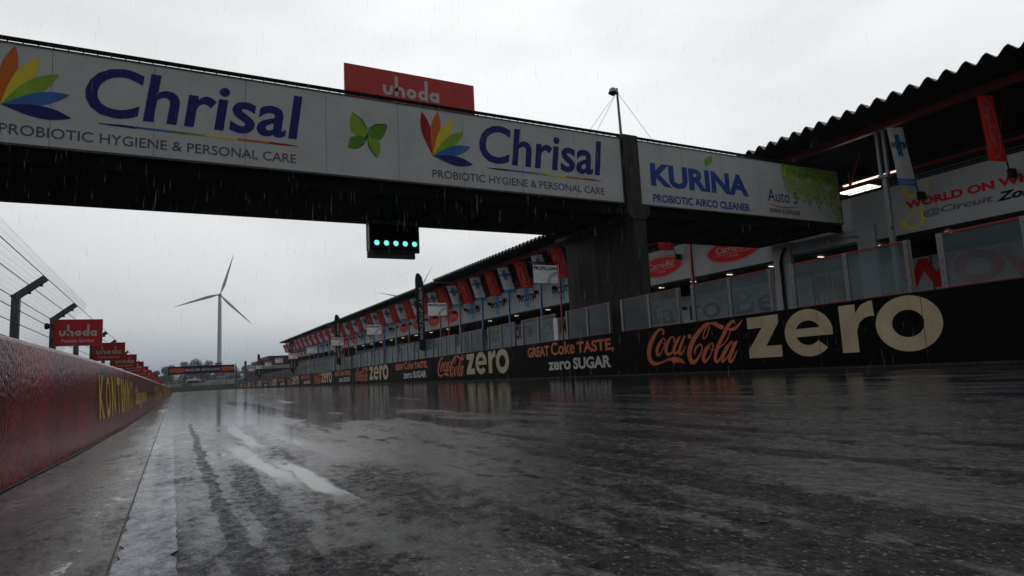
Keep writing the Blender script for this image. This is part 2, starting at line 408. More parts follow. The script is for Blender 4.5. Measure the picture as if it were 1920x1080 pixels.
strip('pit_lane', 17.3, 60, [-40, 0, 40, 100, 180, 300], 'wet_apron', .05)

# small wet leaves lying on the asphalt
leaf_pts = [(-.64, 3.45), (-.4, 3.09), (.31, 1.71), (.46, 1.57), (.49, 1.60), (.51, 1.54), (1.39, 3.42), (1.29, 2.87), (1.21, 1.97), (1.34, 1.4), (1.27, 1.22), (1.4, 1.24), (.47, 4.2), (.5, 3.8)]
for i, (x, y) in enumerate(leaf_pts):
    mb = MB(); s = .010 + .002 * (i % 3); a = random.uniform(-.6, .6)
    fr = F((0, 0, 0), (cos(a), sin(a), 0), (-sin(a), cos(a), 0))
    pr = [(-1.5, 0), (-.9, .35), (-.2, .55), (.3, .45), (.9, .30), (1.5, .02), (.8, -.3), (.1, -.5), (-.8, -.38)]
    n = len(pr); vs = [fr(p * s, q * s, .0008) for p, q in pr] + [fr(p * s, q * s, .0022) for p, q in pr]
    mb.add(vs, [tuple(range(n))[::-1], tuple(range(n, 2 * n))] + [(k, (k + 1) % n, n + (k + 1) % n, n + k) for k in range(n)], 'wet_leaf')
    o = mb.build('fallen_leaf'); o.location = (x, y, G(y) + .006)
    tag(o, 'small dark wet leaf lying flat on the wet asphalt in the foreground', 'leaf', 'fallen leaves on the wet track')

# ================================================================== left: red wall, catch fence, red boards
t = thing('barrier_wall', (wx(8), 8, G(8)), 'long low red wall with yellow lettering, wet with rain, along the left edge of the track', 'wall')
mb = MB(); ys = sorted({-8, -4, 1, 2, 5.6, 8, 11, 18, 28, 40, 65, 100, 165} | {a for a, _ in wallx if a > -20})
vs = []; fs = []
prof = [(0, -.1), (-.045, .77), (-.052, .788), (-.07, .80), (-.34, .80), (-.36, .78), (-.36, -.1)]
for y in ys:
    for a, b in prof: vs.append((wx(y) + a, y, G(y) + b))
n = len(prof)
for i in range(len(ys) - 1):
    for k in range(n - 1): fs.append((i * n + k, (i + 1) * n + k, (i + 1) * n + k + 1, i * n + k + 1))
fs += [tuple(range(n)), tuple((len(ys) - 1) * n + k for k in range(n))[::-1]]
mb.add(vs, fs, 'wet_red_wall'); part(mb, 'wall_body', t)
class WallF:                      # follows the bend of the wall
    def __init__(s, y0): s.y0 = y0
    def __call__(s, a, b, c=0): y = s.y0 + a; return V((wx(y) + max(c, .003) - .045 * (b + .1) / .87, y, G(y) + b))
def sub_text(mb, fr, *a, **k): mb.text(fr, *a, **k)
mb = MB()
for y0 in (7.5, 22.0, 37, 52):
    w = WallF(y0)
    for i, ch in enumerate('KONTIMMO'):
        wd = .28 if ch == 'I' else (.62 if ch == 'M' else .5)
        mb.text(w, ch, sum((.36 if q == 'I' else .7 if q == 'M' else .58) for q in 'KONTIMMO'[:i]), .20, wd * .82, .46, 'wet_yellow_print', off=.025)
    mb.text(w, 'Stegeman', 5.2, .16, 4.2, .40, 'wet_yellow_print', off=.03)
part(mb, 'lettering', t)

FX = lambda y: -2.72 - .0173 * (y - 13.8)
t = thing('catch_fence', (FX(13.8), 13.8, G(13.8)), 'grey steel catch fence with cranked posts and wires behind the red wall', 'fence')
for k in range(-1, 22):
    y = 13.8 + 4 * k; x = FX(y); g = G(y); mb = MB()
    mb.hexa([(x - .06, y - .06, g), (x + .06, y - .06, g), (x + .06, y + .06, g), (x - .06, y + .06, g), (x - .06, y - .06, g + 2.32), (x + .06, y - .06, g + 2.28), (x + .06, y + .06, g + 2.28), (x - .06, y + .06, g + 2.32)], 'fence_steel')
    d = V((.42, 0, .35)); nn = V((-.35, 0, .42)).normalized() * .055
    b = V((x, y, g + 2.28)); e = b + d
    mb.hexa([b + nn + V((0, -.05, 0)) - d * .12, b - nn + V((0, -.05, 0)), b - nn + V((0, .05, 0)), b + nn + V((0, .05, 0)) - d * .12,
             e + nn + V((0, -.05, 0)), e - nn + V((0, -.05, 0)), e - nn + V((0, .05, 0)), e + nn + V((0, .05, 0))], 'fence_steel')
    for q in (.35, .75):
        c = b + d * q - nn * 1.25; mb.box(c.x - .02, c.x + .02, y - .03, y + .03, c.z - .018, c.z + .018, 'dark_steel')
    part(mb, 'post', t)
fy = [5, 14, 30, 60, 100]
for dx, dz in ((.40, 2.66), (.20, 2.48), (.0, 2.25), (.07, 2.02), (.07, 1.78), (.07, 1.5), (.07, 1.22)):
    mb = MB(); mb.tube([(FX(y) + dx, y, G(y) + dz) for y in fy], .007, 'wire', 5); part(mb, 'cable', t)
mb = MB()                            # woven mesh: fine vertical and horizontal wires
y = 8.0
while y < 19:
    x = FX(y); g = G(y); p = [(x + .075, g + .6), (x + .075, g + 2.25), (x + .46, g + 2.62), (x + .52, g + 2.78)]; r = .0013
    for (a, b), (c, d) in zip(p, p[1:]):
        mb.add([(a, y - r, b), (a, y + r, b), (a + r, y, b), (c, y - r, d), (c, y + r, d), (c + r, y, d)], [(0, 1, 4, 3), (1, 2, 5, 4), (2, 0, 3, 5)], 'wire')
    y += .075
for q in [.8 + .06 * i for i in range(24)]:
    mb.tube([(FX(y) + .077, y, G(y) + q) for y in (8, 19)], 1.1e-3, 'wire', 3)
for i in range(10):
    s_ = i / 9; mb.tube([(FX(y) + .08 + .44 * s_, y, G(y) + 2.27 + .48 * s_) for y in (8, 19)], 1.1e-3, 'wire', 3)
part(mb, 'wire_mesh', t)
mb = MB(); y = 17.8; x = FX(y); z = G(y) + 2.12      # loudspeaker clamped to a post
t2 = thing('loudspeaker', (x, y, z), 'small black round loudspeaker clamped to the second catch fence post from the left', 'loudspeaker')
mb.lathe((x - .16, y, z), [(.0, 0), (.07, 0), (.075, .05), (.05, .09), (.035, .12)], 'black_rubber', 14, (1, 0, 0))
part(mb, 'horn', t2); mb = MB(); mb.lathe((x + .16, y, z), [(.0, 0), (.06, 0), (.065, .05), (.045, .09), (.03, .12)], 'black_rubber', 14, (-1, 0, 0))
part(mb, 'horn', t2); mb = MB(); mb.box(x + .22, x + .25, y - .02, y + .02, z - .06, z + .15, 'dark_steel'); part(mb, 'bracket', t2)

def text_uhoda(mb, fr, a, b, w, h, m):
    """rounded lower-case word, tall ascenders"""
    s = w / 5.3; st = .30 * s; r = .46 * s; x = a
    def o_(cx): mb.ring(fr, cx, b + r, r, r, r - st, r - st, m, .005, n=26)
    mb.ring(fr, x + r, b + r, r, r, r - st, r - st, m, .005, 180, 360, 16)
    mb.quad(fr(x, b + r, .005), fr(x + st, b + r, .005), fr(x + st, b + 2 * r, .005), fr(x, b + 2 * r, .005), m)
    mb.quad(fr(x + 2 * r - st, b + r, .005), fr(x + 2 * r, b + r, .005), fr(x + 2 * r, b + 2 * r, .005), fr(x + 2 * r - st, b + 2 * r, .005), m)
    x = a + 1.08 * s
    mb.ring(fr, x + r, b + r, r, r, r - st, r - st, m, .005, 0, 180, 16)
    mb.quad(fr(x, b, .005), fr(x + st, b, .005), fr(x + st, b + h, .005), fr(x, b + h, .005), m)
    mb.quad(fr(x + 2 * r - st, b, .005), fr(x + 2 * r, b, .005), fr(x + 2 * r, b + r, .005), fr(x + 2 * r - st, b + r, .005), m)
    o_(a + 2.16 * s + r)
    o_(a + 3.24 * s + r); xx = a + 3.24 * s + 2 * r - st
    mb.quad(fr(xx, b, .007), fr(xx + st, b, .007), fr(xx + st, b + h, .007), fr(xx, b + h, .007), m)
    o_(a + 4.32 * s + r); xx = a + 4.32 * s + 2 * r - st
    mb.quad(fr(xx, b, .007), fr(xx + st, b, .007), fr(xx + st, b + 2 * r, .007), fr(xx, b + 2 * r, .007), m)
def red_board(fr, w, h):
    mb = MB(); mb.fbox(fr, 0, w, 0, h, -.03, 0, 'red_board')
    e = w * .012
    for a0, a1, b0, b1 in ((0, w, 0, e), (0, w, h - e, h), (0, e, e, h - e), (w - e, w, e, h - e)): mb.fbox(fr, a0, a1, b0, b1, 0, .004, 'grey_ink')
    text_uhoda(mb, fr, w * .11, h * .37, w * .78, h * .43, 'pale_ink')
    mb.text(fr, 'Passion Service', w * .17, h * .13, w * .66, h * .14, 'pale_ink', off=.015, c=.005)
    return mb
first = None
names = ['nearest red board above the red wall, hung on the second fence post',
         'second red board from the left above the red wall, half covered by the first one',
         'third red board along the catch fence above the red wall']
for k in range(13):
    y = 17.6 + 8.05 * k; x = -2.75 - .0173 * (y - 17.6); z = G(y) + 1.63
    lab = names[k] if k < 3 else 'small distant red board in the receding row over the red wall, beyond the third'
    if first is None:
        first = thing('advert_board', (x, y, z), lab, 'sign', 'red boards along the catch fence')
        red_board(F((0, 0, 0), (1, 0, 0), (0, 0, 1)), .955, .625).build('board', first)
        for q in (.1, .46): mb = MB(); mb.box(-.06, .05, .03, .07, q, q + .06, 'dark_steel'); mb.build('bracket', first)
    else: copy_tree(first, (x, y, z), lab)

# ================================================================== right: black pit wall with lettering
t = thing('pit_wall', (17, 30, G(30)), 'long black pit wall with large cream and orange drink lettering below the glass screens', 'wall')
mb = MB(); ys = [-10, 0, 20, 60, 120, 200, 330]; prof = [(0, -.2), (0, 1.89), (.02, 1.92), (.33, 1.92), (.35, 1.89), (.35, -.2)]; n = len(prof); vs = []; fs = []
for y in ys:
    for a, b in prof: vs.append((17 + a, y, G(y) + .02 + b))
for i in range(len(ys) - 1):
    for k in range(n - 1): fs.append((i * n + k, i * n + k + 1, (i + 1) * n + k + 1, (i + 1) * n + k))
mb.add(vs, fs, 'wall_black'); part(mb, 'wall_body', t)
mb = MB()
mb.add([(16.96, y, G(y) + .012 + dz) for y in ys for dz in (0, .05)], [(2 * i, 2 * i + 1, 2 * i + 3, 2 * i + 2) for i in range(len(ys) - 1)], 'wet_joint'); part(mb, 'kerb_trim', t)
mb = MB(); y = -6.0
while y < 150:
    mb.hexa([(16.994, y, G(y)), (17, y, G(y)), (17, y + .014, G(y)), (16.994, y + .014, G(y)), (16.994, y, G(y) + 1.9), (17, y, G(y) + 1.9), (17, y + .014, G(y) + 1.9), (16.994, y + .014, G(y) + 1.9)], 'wet_joint'); y += 3.05
part(mb, 'panel_joint', t)
class PitF:                       # reads towards -Y on the track face of the pit wall
    def __init__(s, y0): s.y0 = y0
    def __call__(s, a, b, c=0): y = s.y0 - a; return V((17 - max(c, .004), y, G(y) + .05 + b))
COKE = [[(1.03, 1.54, 0.112), (1.1, 1.7, 0.093), (0.97, 1.77, 0.075), (0.71, 1.69, 0.132), (0.35, 1.35, 0.228), (0.14, 0.99, 0.249), (0.13, 0.62, 0.23), (0.38, 0.42, 0.171), (0.79, 0.42, 0.075), (1.24, 0.54, 0.093), (1.54, 0.53, 0.165), (1.78, 0.5, 0.2), (1.99, 0.46, 0.145), (2.17, 0.32, 0.014)], [(1.53, 0.49, 0.184), (1.61, 0.33, 0.022)], [(1.08, 1.4, 0.045), (0.79, 1.19, 0.15), (0.62, 0.91, 0.17), (0.66, 0.73, 0.113), (0.88, 0.86, 0.045), (1.12, 1.18, 0.052), (1.16, 1.35, 0.045), (0.99, 1.39, 0.045), (0.99, 1.21, 0.037), (1.18, 1.14, 0.037)], [(1.64, 1.2, 0.081), (1.68, 1.37, 0.073), (1.51, 1.4, 0.081), (1.27, 1.17, 0.167), (1.15, 0.91, 0.167), (1.3, 0.74, 0.129), (1.58, 0.85, 0.044)], [(2.06, 1.41, 0.054), (1.83, 1.22, 0.153), (1.62, 0.91, 0.165), (1.69, 0.75, 0.11), (1.96, 0.95, 0.051), (2.26, 1.36, 0.072)], [(2.28, 1.41, 0.108), (2.01, 1.01, 0.152), (1.9, 0.81, 0.153), (2.02, 0.72, 0.09), (2.3, 1.04, 0.029)], [(2.45, 1.36, 0.15), (2.61, 1.36, 0.149)], [(3.65, 1.74, 0.069), (3.43, 1.73, 0.122), (3.02, 1.47, 0.176), (2.67, 1.13, 0.213), (2.46, 0.75, 0.222), (2.51, 0.44, 0.214), (2.7, 0.39, 0.16), (2.95, 0.58, 0.088), (3.13, 0.85, 0.063), (3.1, 1.02, 0.063), (2.88, 0.95, 0.099), (2.74, 0.77, 0.092), (2.73, 0.63, 0.021)], [(3.53, 1.71, 0.069), (3.29, 1.42, 0.056), (3.25, 1.22, 0.042), (3.43, 1.32, 0.049), (3.62, 1.66, 0.055)], [(3.65, 1.75, 0.048), (3.86, 1.72, 0.137), (4.1, 1.6, 0.163), (4.27, 1.55, 0.136)], [(3.67, 1.05, 0.048), (3.36, 0.84, 0.157), (3.17, 0.55, 0.175), (3.23, 0.37, 0.122), (3.51, 0.58, 0.049), (3.69, 0.9, 0.055), (3.67, 1.03, 0.041), (3.52, 0.95, 0.035), (3.61, 0.77, 0.035), (3.75, 0.79, 0.034)], [(4.79, 1.63, 0.067), (4.74, 1.74, 0.074), (4.48, 1.58, 0.152), (4.15, 1.18, 0.153), (3.86, 0.78, 0.154), (3.75, 0.47, 0.155), (3.84, 0.34, 0.103), (4.04, 0.54, 0.034)], [(4.57, 1.37, 0.04), (4.31, 1.04, 0.047), (3.97, 0.83, 0.041)], [(4.5, 1.44, 0.094), (4.77, 1.47, 0.12), (4.98, 1.59, 0.08), (5.17, 1.75, 0.01)], [(4.62, 1.04, 0.06), (4.35, 0.83, 0.152), (4.11, 0.52, 0.163), (4.09, 0.35, 0.119), (4.35, 0.52, 0.047), (4.71, 1.0, 0.074)], [(4.82, 1.03, 0.08), (4.58, 0.72, 0.154), (4.41, 0.44, 0.155), (4.5, 0.33, 0.094), (4.81, 0.7, 0.027)]]
def zero(mb, fr, a, b, w, h, m):
    """geometric bold word: z e r o"""
    s = w / 6.2; c = .005
    zw = 1.33 * s; th = .30 * h
    mb.poly(fr, [(a, b), (a + zw, b), (a + zw, b + .27 * h), (a + .55 * zw, b + .27 * h), (a + zw * .97, b + .80 * h), (a + zw * .97, b + .98 * h), (a + .02 * s, b + .98 * h), (a + .02 * s, b + .71 * h), (a + .46 * zw, b + .71 * h), (a, b + .20 * h)], m, c)
    ex = a + 2.33 * s; ey = b + .49 * h; ro = .84 * s; ry = .52 * h; ix = .44 * s; iy = .27 * h
    mb.ring(fr, ex, ey, ro, ry, ix, iy, m, c, -2, 318, 48)
    mb.quad(fr(ex - .55 * s, ey - .08 * h, c + .002), fr(ex + .835 * s, ey - .08 * h, c + .002), fr(ex + .835 * s, ey + .10 * h, c + .002), fr(ex - .55 * s, ey + .10 * h, c + .002), m)
    rx = a + 3.42 * s
    mb.quad(fr(rx, b, c), fr(rx + .50 * s, b, c), fr(rx + .50 * s, b + .98 * h, c), fr(rx, b + .98 * h, c), m)
    mb.poly(fr, [(rx + .49 * s, b + .42 * h), (rx + .60 * s, b + .60 * h), (rx + .78 * s, b + .69 * h), (rx + .92 * s, b + .71 * h), (rx + 1.05 * s, b + .70 * h), (rx + 1.03 * s, b + 1.01 * h), (rx + .90 * s, b + 1.01 * h), (rx + .68 * s, b + .95 * h), (rx + .49 * s, b + .78 * h)], m, c + .002)
    mb.ring(fr, a + 5.35 * s, ey, .87 * s, .53 * h, .42 * s, .26 * h, m, c, n=56)
def coke(mb, fr, k, m):
    for i, st in enumerate(COKE):
        st = [(a * k, b, w) for a, b, w in st]
        if len(st) == 2:
            mb.stroke(fr, st, m, .005 + .001 * i, 2)
        else: mb.stroke(fr, st, m, .005 + .001 * i)
rows = [  # logo start/len, zero start/len, taste start/len
    (20.3, 5.05, 15.0, 6.2, 30.55, 8.1), (44.8, 5.3, 39.25, 6.35, 55.7, 8.7), (71.0, 5.6, 64.9, 6.9, 82.2, 8.9), (97.2, 5.7, 91.2, 7.1, 109, 9),
    (125.5, 6, 119, 7.4, 138, 9.3), (155, 6, 148.5, 7.6, 168, 9.6), (186, 6, 179.5, 7.6, 199, 9.6), (217, 6, 210.5, 7.6, 230, 9.6), (248, 6, 241.5, 7.6, 261, 9.6)]
for (l0, ll, z0, zl, g0, gl) in rows:
    mb = MB(); coke(mb, PitF(l0), ll / 5.05, 'coke_orange'); part(mb, 'script_lettering', t)
    mb = MB(); zero(mb, PitF(z0), 0, .40, zl, 1.40, 'cream_ink'); part(mb, 'word_lettering', t)
    mb = MB(); fr = PitF(g0); q = gl / 8.1
    mb.text(fr, 'GREAT', 0, 1.13, 2.35 * q, .56, 'coke_orange', off=.035)
    mb.text(fr, 'Coke', 2.55 * q, 1.13, 2.25 * q, .68, 'coke_orange', off=.02)
    mb.text(fr, 'TASTE,', 5.0 * q, 1.04, 3.0 * q, .64, 'coke_orange', off=.035)
    mb.text(fr, 'zero', 2.2 * q, .36, 2.15 * q, .44, 'pale_ink', off=.03)
    mb.text(fr, 'SUGAR', 4.6 * q, .36, 3.1 * q, .56, 'pale_ink', off=.035)
    part(mb, 'slogan_lettering', t)

# glass screens standing on the pit wall
def make_screen():
    t = thing('glass_screen', (17.18, 0, 0), '-', 'glass screen', 'glass screens standing on the pit wall')
    Lu = 3.75; H = 1.40; s = K
    for i in range(2):
        mb = MB(); a = .10 + i * (Lu / 2 - .02); b = a + Lu / 2 - .18
        mb.hexa([(-.01, a, .03 - s * a), (.01, a, .03 - s * a), (.01, b, .03 - s * b), (-.01, b, .03 - s * b), (-.01, a, H - s * a), (.01, a, H - s * a), (.01, b, H - s * b), (-.01, b, H - s * b)], 'screen_glass')
        mb.build('pane', t)
    for i, a in enumerate((0, Lu / 2 - .08, Lu - .14)):
        mb = MB(); w = .15 if i != 1 else .13
        mb.box(-.05, .05, a, a + w, -.02 - s * a, H + .02 - s * a, 'steel_grey')
        for q in range(5): mb.lathe((-.05, a + w * .5, .12 + q * .29 - s * a), [(.018, 0), (.018, -.012), (0, -.012)], 'dark_steel', 8, (1, 0, 0))
        mb.build('post', t)
    mb = MB(); mb.beam((0, .16, H + .005 - s * .16), (0, Lu - .16, H + .005 - s * Lu), .05, .045, 'red_paint'); mb.build('top_rail', t)
    mb = MB(); mb.beam((-.03, .02, .01), (-.03, Lu, .01 - s * Lu), .02, .025, 'red_paint'); mb.beam((-.055, .025, 0), (-.055, .025, H - .02), .02, .02, 'red_paint', (1, 0, 0)); mb.build('edge_trim', t)
    return t
starts = [5.0, 9.45, 13.9, 18.3, 22.85] + [27.6 + 4.62 * i for i in range(50)]
labs = {0: 'glass screen at the right picture edge in front of the red WOW lettering', 1: 'second glass screen from the right, above the middle of the big cream word', 2: 'glass screen standing above the big cream letter z',
        3: 'glass screen just right of the dark concrete bridge pier, above the orange script', 4: 'glass screen directly in front of the concrete bridge pier', 5: 'glass screen just left of the nearest red sign gallows, in front of the blue posts'}
labs[0] = 'glass screen nearest the right picture edge, in front of the large red lettering'
sc0 = None
for i, y in enumerate(starts):
    if y > 262: break
    lab = labs.get(i, 'one of the distant glass screens on the black pit wall, beyond the concrete pier')
    loc = (17.18, y, G(y) + 1.95)
    if sc0 is None: sc0 = make_screen(); sc0.location = loc; sc0['label'] = lab
    else: copy_tree(sc0, loc, lab)

# small sign gallows on the pit wall
def make_gallows():
    t = thing('sign_gallows', (17.2, 0, 0), '-', 'sign', 'white signs on red gallows along the pit wall')
    mb = MB(); mb.beam((0, 0, 1.9), (0, 0, 5.98), .07, .07, 'red_paint'); mb.build('post', t)
    mb = MB(); mb.beam((.03, 0, 5.95), (-1.75, 0, 5.95), .06, .06, 'red_paint'); mb.beam((-1.62, 0, 5.92), (-1.62, 0, 5.86), .03, .03, 'red_paint'); mb.beam((-.2, 0, 5.92), (-.2, 0, 5.86), .03, .03, 'red_paint'); mb.build('arm', t)
    fr = F((-1.6, -.02, 4.86), (1, 0, 0), (0, 0, 1)); mb = MB(); mb.fbox(fr, 0, 1.5, 0, .98, -.012, 0, 'cloth_white')
    for a0, a1, b0, b1 in ((0, 1.5, 0, .02), (0, 1.5, .96, .98), (0, .02, .02, .96), (1.48, 1.5, .02, .96)): mb.fbox(fr, a0, a1, b0, b1, 0, .004, 'red_ink')
    mb.text(fr, 'PROFICLEAN', .07, .70, 1.38, .19, 'black_ink', off=.05)
    mb.ring(fr, 1.46, .04, .60, .58, .55, .53, 'navy', .004, 90, 180, 20); mb.ring(fr, 1.46, .04, .49, .47, .44, .42, 'lime_ink', .004, 90, 180, 20)
    mb.build('board', t); return t
g0 = None
for i, y in enumerate([27.05, 42.8, 60.3, 77.3, 94.9, 113.5, 132, 151, 171, 192]):
    lab = ['nearest white sign on a red gallows, beside the concrete bridge pier', 'second white sign on a red gallows, right beside the tall black feather flag',
           'third white sign on a red gallows, below the row of small banners', 'fourth white sign on a red gallows, beside the second feather flag'][i] if i < 4 else 'small distant white sign on a red gallows over the pit wall'
    loc = (17.2, y, G(y))
    if g0 is None: g0 = make_gallows(); g0.location = loc; g0['label'] = lab
    else: copy_tree(g0, loc, lab)
mb = MB(); mb.box(17.08, 17.2, 27.35, 27.75, G(27) + 1.95, G(27) + 3.1, 'white_metal')
tag(part(mb, 'control_cabinet', thing('pit_wall_cabinet', (17.1, 27.5, G(27) + 1.95), 'slim white cabinet standing on the pit wall at the foot of the nearest gallows', 'cabinet')), None)

# feather flags
def make_flag():
    t = thing('feather_flag', (17.15, 0, 0), '-', 'flag', 'black feather flags along the pit wall')
    mb = MB(); mb.tube([(0, 0, 1.7), (0, 0, 5), (-.04, 0, 7.6), (-.1, 0, 8.6), (-.30, 0, 8.92), (-.55, 0, 8.92)], [.03, .025, .02, .015, .012, .01], 'dark_steel', 6); mb.build('pole', t)
    prof = [(2.5, .02), (2.55, .50), (4, .54), (6, .64), (7.4, .70), (8.2, .72), (8.6, .69), (8.8, .63), (8.9, .55)]
    def edge(z): return 0 if z < 5 else (-.02 if z < 7.6 else -.02 - .36 * ((z - 7.6) / 1.3) ** 4)
    mb = MB(); vs = []; N = 40; cols = 6
    for i in range(N + 1):
        z = 2.5 + 6.4 * i / N
        w = next(p + (q - p) * (z - a) / (b - a) for (a, p), (b, q) in zip(prof, prof[1:]) if z <= b + 1e-6)
        x1 = edge(z); x0 = min(-w, x1 - .02) if z > 2.6 else -w
        for k in range(cols + 1): vs.append((x1 + (x0 - x1) * k / cols, .05 * sin(k * 1.1 + z * 1.3), z))
    mb.add(vs, [(i * (cols + 1) + k, i * (cols + 1) + k + 1, (i + 1) * (cols + 1) + k + 1, (i + 1) * (cols + 1) + k) for i in range(N) for k in range(cols)], 'cloth_black')
    class Fr:
        def __call__(s, a, b, c=0): return V((-.62 + a, -.075 - c, b))
    class Rot:
        def __init__(s, a0, b0): s.a = a0; s.b = b0
        def __call__(s, x, y, c=0): return V((s.a + y, -.075 - c, s.b - x))
    mb.text(Rot(-.42, 7.75), 'VISIT ZOLDER', 0, 0, 4.3, .24, 'pale_ink', off=.01, shear=.2)
    mb.build('cloth', t); return t
f0 = None
for i, y in enumerate([47.9, 79.3, 118.5, 176, 218, 262]):
    lab = ['tallest black feather flag, standing right of centre beside the second gallows sign', 'second black feather flag, at the end of the first long roof', 'third black feather flag at the far end of the canopy',
           'fourth black feather flag against the sky beside the far grey building', 'fifth, small black feather flag in the far distance', 'farthest tiny black feather flag beside the orange gantry'][i]
    loc = (17.15, y, G(y))
    if f0 is None: f0 = make_flag(); f0.location = loc; f0['label'] = lab
    else: copy_tree(f0, loc, lab)
# ================================================================== footbridge over the track
BY = 21.2
t = thing('footbridge', (17.6, BY, G(BY)), 'wide footbridge over the track carrying white sponsor boards, on a concrete pier', 'bridge')
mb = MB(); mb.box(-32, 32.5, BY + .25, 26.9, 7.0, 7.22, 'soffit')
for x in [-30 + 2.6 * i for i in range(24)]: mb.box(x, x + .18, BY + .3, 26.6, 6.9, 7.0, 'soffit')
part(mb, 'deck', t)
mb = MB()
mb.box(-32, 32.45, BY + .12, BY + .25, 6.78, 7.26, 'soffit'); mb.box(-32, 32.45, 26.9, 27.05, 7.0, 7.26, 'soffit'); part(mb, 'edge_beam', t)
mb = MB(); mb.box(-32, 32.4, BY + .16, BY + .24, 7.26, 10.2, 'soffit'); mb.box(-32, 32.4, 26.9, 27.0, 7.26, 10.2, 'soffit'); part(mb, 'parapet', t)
mb = MB(); mb.box(-32, 17.1, BY - .02, BY + .06, 10.345, 10.45, 'soffit'); mb.box(18.0, 32.45, BY - .02, BY + .06, 10.345, 10.45, 'soffit')
x = -9.0
while x < 32:
    mb.box(x, x + .03, BY + .0, BY + .03, 10.25, 10.345, 'soffit'); x += .36
part(mb, 'top_rail', t)
def board_frame(mb, x0, x1, z0, z1):
    mb.box(x0, x1, BY, BY + .1, z0, z1, 'white_board')
    x = x0 + 2.6
    while x < x1 - .5: mb.quad((x, BY - .003, z0), (x + .012, BY - .003, z0), (x + .012, BY - .003, z1), (x, BY - .003, z1), 'grey_ink'); x += 2.6
def frame_part(x0, x1, z0, z1, board):
    mb = MB()
    for a, b, c, d in ((x0 - .06, x1 + .06, z0 - .07, z0), (x0 - .06, x1 + .06, z1, z1 + .05)): mb.box(a, b, BY - .02, BY + .1, c, d, 'dark_steel')
    mb.box(x0 - .06, x0, BY - .02, BY + .1, z0, z1, 'dark_steel'); mb.box(x1, x1 + .06, BY - .02, BY + .1, z0, z1, 'dark_steel')
    part(mb, 'frame', t, board)
BF = F((0, BY, 0), (1, 0, 0), (0, 0, 1))
def petals(mb, ox, oz, tips):
    for i, (tx, tz, w, m) in enumerate(tips):
        d = V((tx - ox, tz - oz)); L = d.length; d /= L; n = V((-d.y, d.x)); N = 14; pts = []
        for s_ in (1, -1):
            for k in range(N + 1):
                q = k / N if s_ > 0 else 1 - k / N
                if s_ < 0 and k in (0, N): continue
                h = w * sin(pi * q ** 1.25) ** .9 * s_ if 0 < q < 1 else 0
                pts.append((ox + d.x * L * q + n.x * h, oz + d.y * L * q + n.y * h))
        mb.poly(BF, pts[::-1], m, .004 + .0012 * i)
def brand(mb, ox, cx, w, px):
    petals(mb, ox, 8.40, [(ox - .38, 10.1, .20, 'crimson_ink'), (ox + .27, 10.2, .20, 'orange_ink'), (ox + .86, 9.97, .20, 'yellow_ink'), (ox + 1.32, 9.52, .21, 'lime_ink'), (ox + 1.60, 8.93, .19, 'sky_ink'), (ox + 1.66, 8.22, -.19, 'navy')])
    mb.text(BF, 'Chrisal', cx, 8.38, w, 1.60, 'navy', off=.018, shear=.13, c=.006)
    cols = ['navy', 'navy', 'sky_ink', 'sky_ink', 'green_ink', 'lime_ink', 'yellow_ink', 'yellow_ink', 'orange_ink', 'orange_ink', 'crimson_ink', 'crimson_ink']
    for i, c in enumerate(cols):
        a = cx + .35 + (w - .5) * i / 12; b = cx + .35 + (w - .5) * (i + 1) / 12; h0 = .035 if 0 < i else .01; h1 = .035 if i < 11 else .008
        mb.quad(BF(a, 8.17 - h0, .006), BF(b, 8.16 - h1, .006), BF(b, 8.16 + h1, .006), BF(a, 8.17 + h0, .006), c)
    mb.text(BF, 'PROBIOTIC HYGIENE & PERSONAL CARE', px, 7.55, 7.95, .31, 'dark_grey_ink', off=.006, c=.006)
mb = MB(); board_frame(mb, -14.0, 17.08, 7.30, 10.24)
brand(mb, -4.75, -2.78, 6.2, -4.75); brand(mb, 8.13, 10.1, 5.95, 8.1)
for sx, sz, pts in ((1, 1, 0), (-1, 1, 0)): pass
def wing(pts, m, c): mb.poly(BF, pts, m, c)
cx_, cz_ = 5.62, 8.78
wing([(cx_ + .02, cz_), (cx_ + .06, cz_ + .34), (cx_ - .12, cz_ + .66), (cx_ - .5, cz_ + .88), (cx_ - .60, cz_ + .50), (cx_ - .55, cz_ + .18), (cx_ - .30, cz_ - .02)], 'lime_ink', .005)
wing([(cx_ - .02, cz_ - .0), (cx_ - .30, cz_ + .04), (cx_ - .58, cz_ - .06), (cx_ - .68, cz_ - .46), (cx_ - .40, cz_ - .46), (cx_ - .12, cz_ - .28)], 'green_ink', .006)
wing([(cx_ + .0, cz_), (cx_ + .14, cz_ - .10), (cx_ + .50, cz_ - .04), (cx_ + .68, cz_ + .22), (cx_ + .76, cz_ + .57), (cx_ + .36, cz_ + .58), (cx_ + .10, cz_ + .38)], 'green_ink', .0065)
wing([(cx_ + .02, cz_ - .0), (cx_ + .06, cz_ - .36), (cx_ + .36, cz_ - .74), (cx_ + .50, cz_ - .48), (cx_ + .50, cz_ - .14), (cx_ + .3, cz_ + .0)], 'lime_ink', .007)
mb.stroke(BF, [(cx_ - .5, cz_ + .88, .02), (cx_ - .16, cz_ + .64, .03), (cx_ + .01, cz_ + .3, .02)], 'black_ink', .009)
mb.stroke(BF, [(cx_ + .14, cz_ + .36, .015), (cx_ + .42, cz_ + .54, .03), (cx_ + .75, cz_ + .57, .03), (cx_ + .66, cz_ + .25, .01)], 'black_ink', .0095)
mb.stroke(BF, [(cx_ + .04, cz_ + .14, .02), (cx_, cz_, .06), (cx_ - .04, cz_ - .16, .02)], 'black_ink', .010)
mb.stroke(BF, [(cx_ - .6, cz_ - .46, .02), (cx_ - .3, cz_ - .42, .02), (cx_ - .06, cz_ - .2, .03)], 'black_ink', .0105)
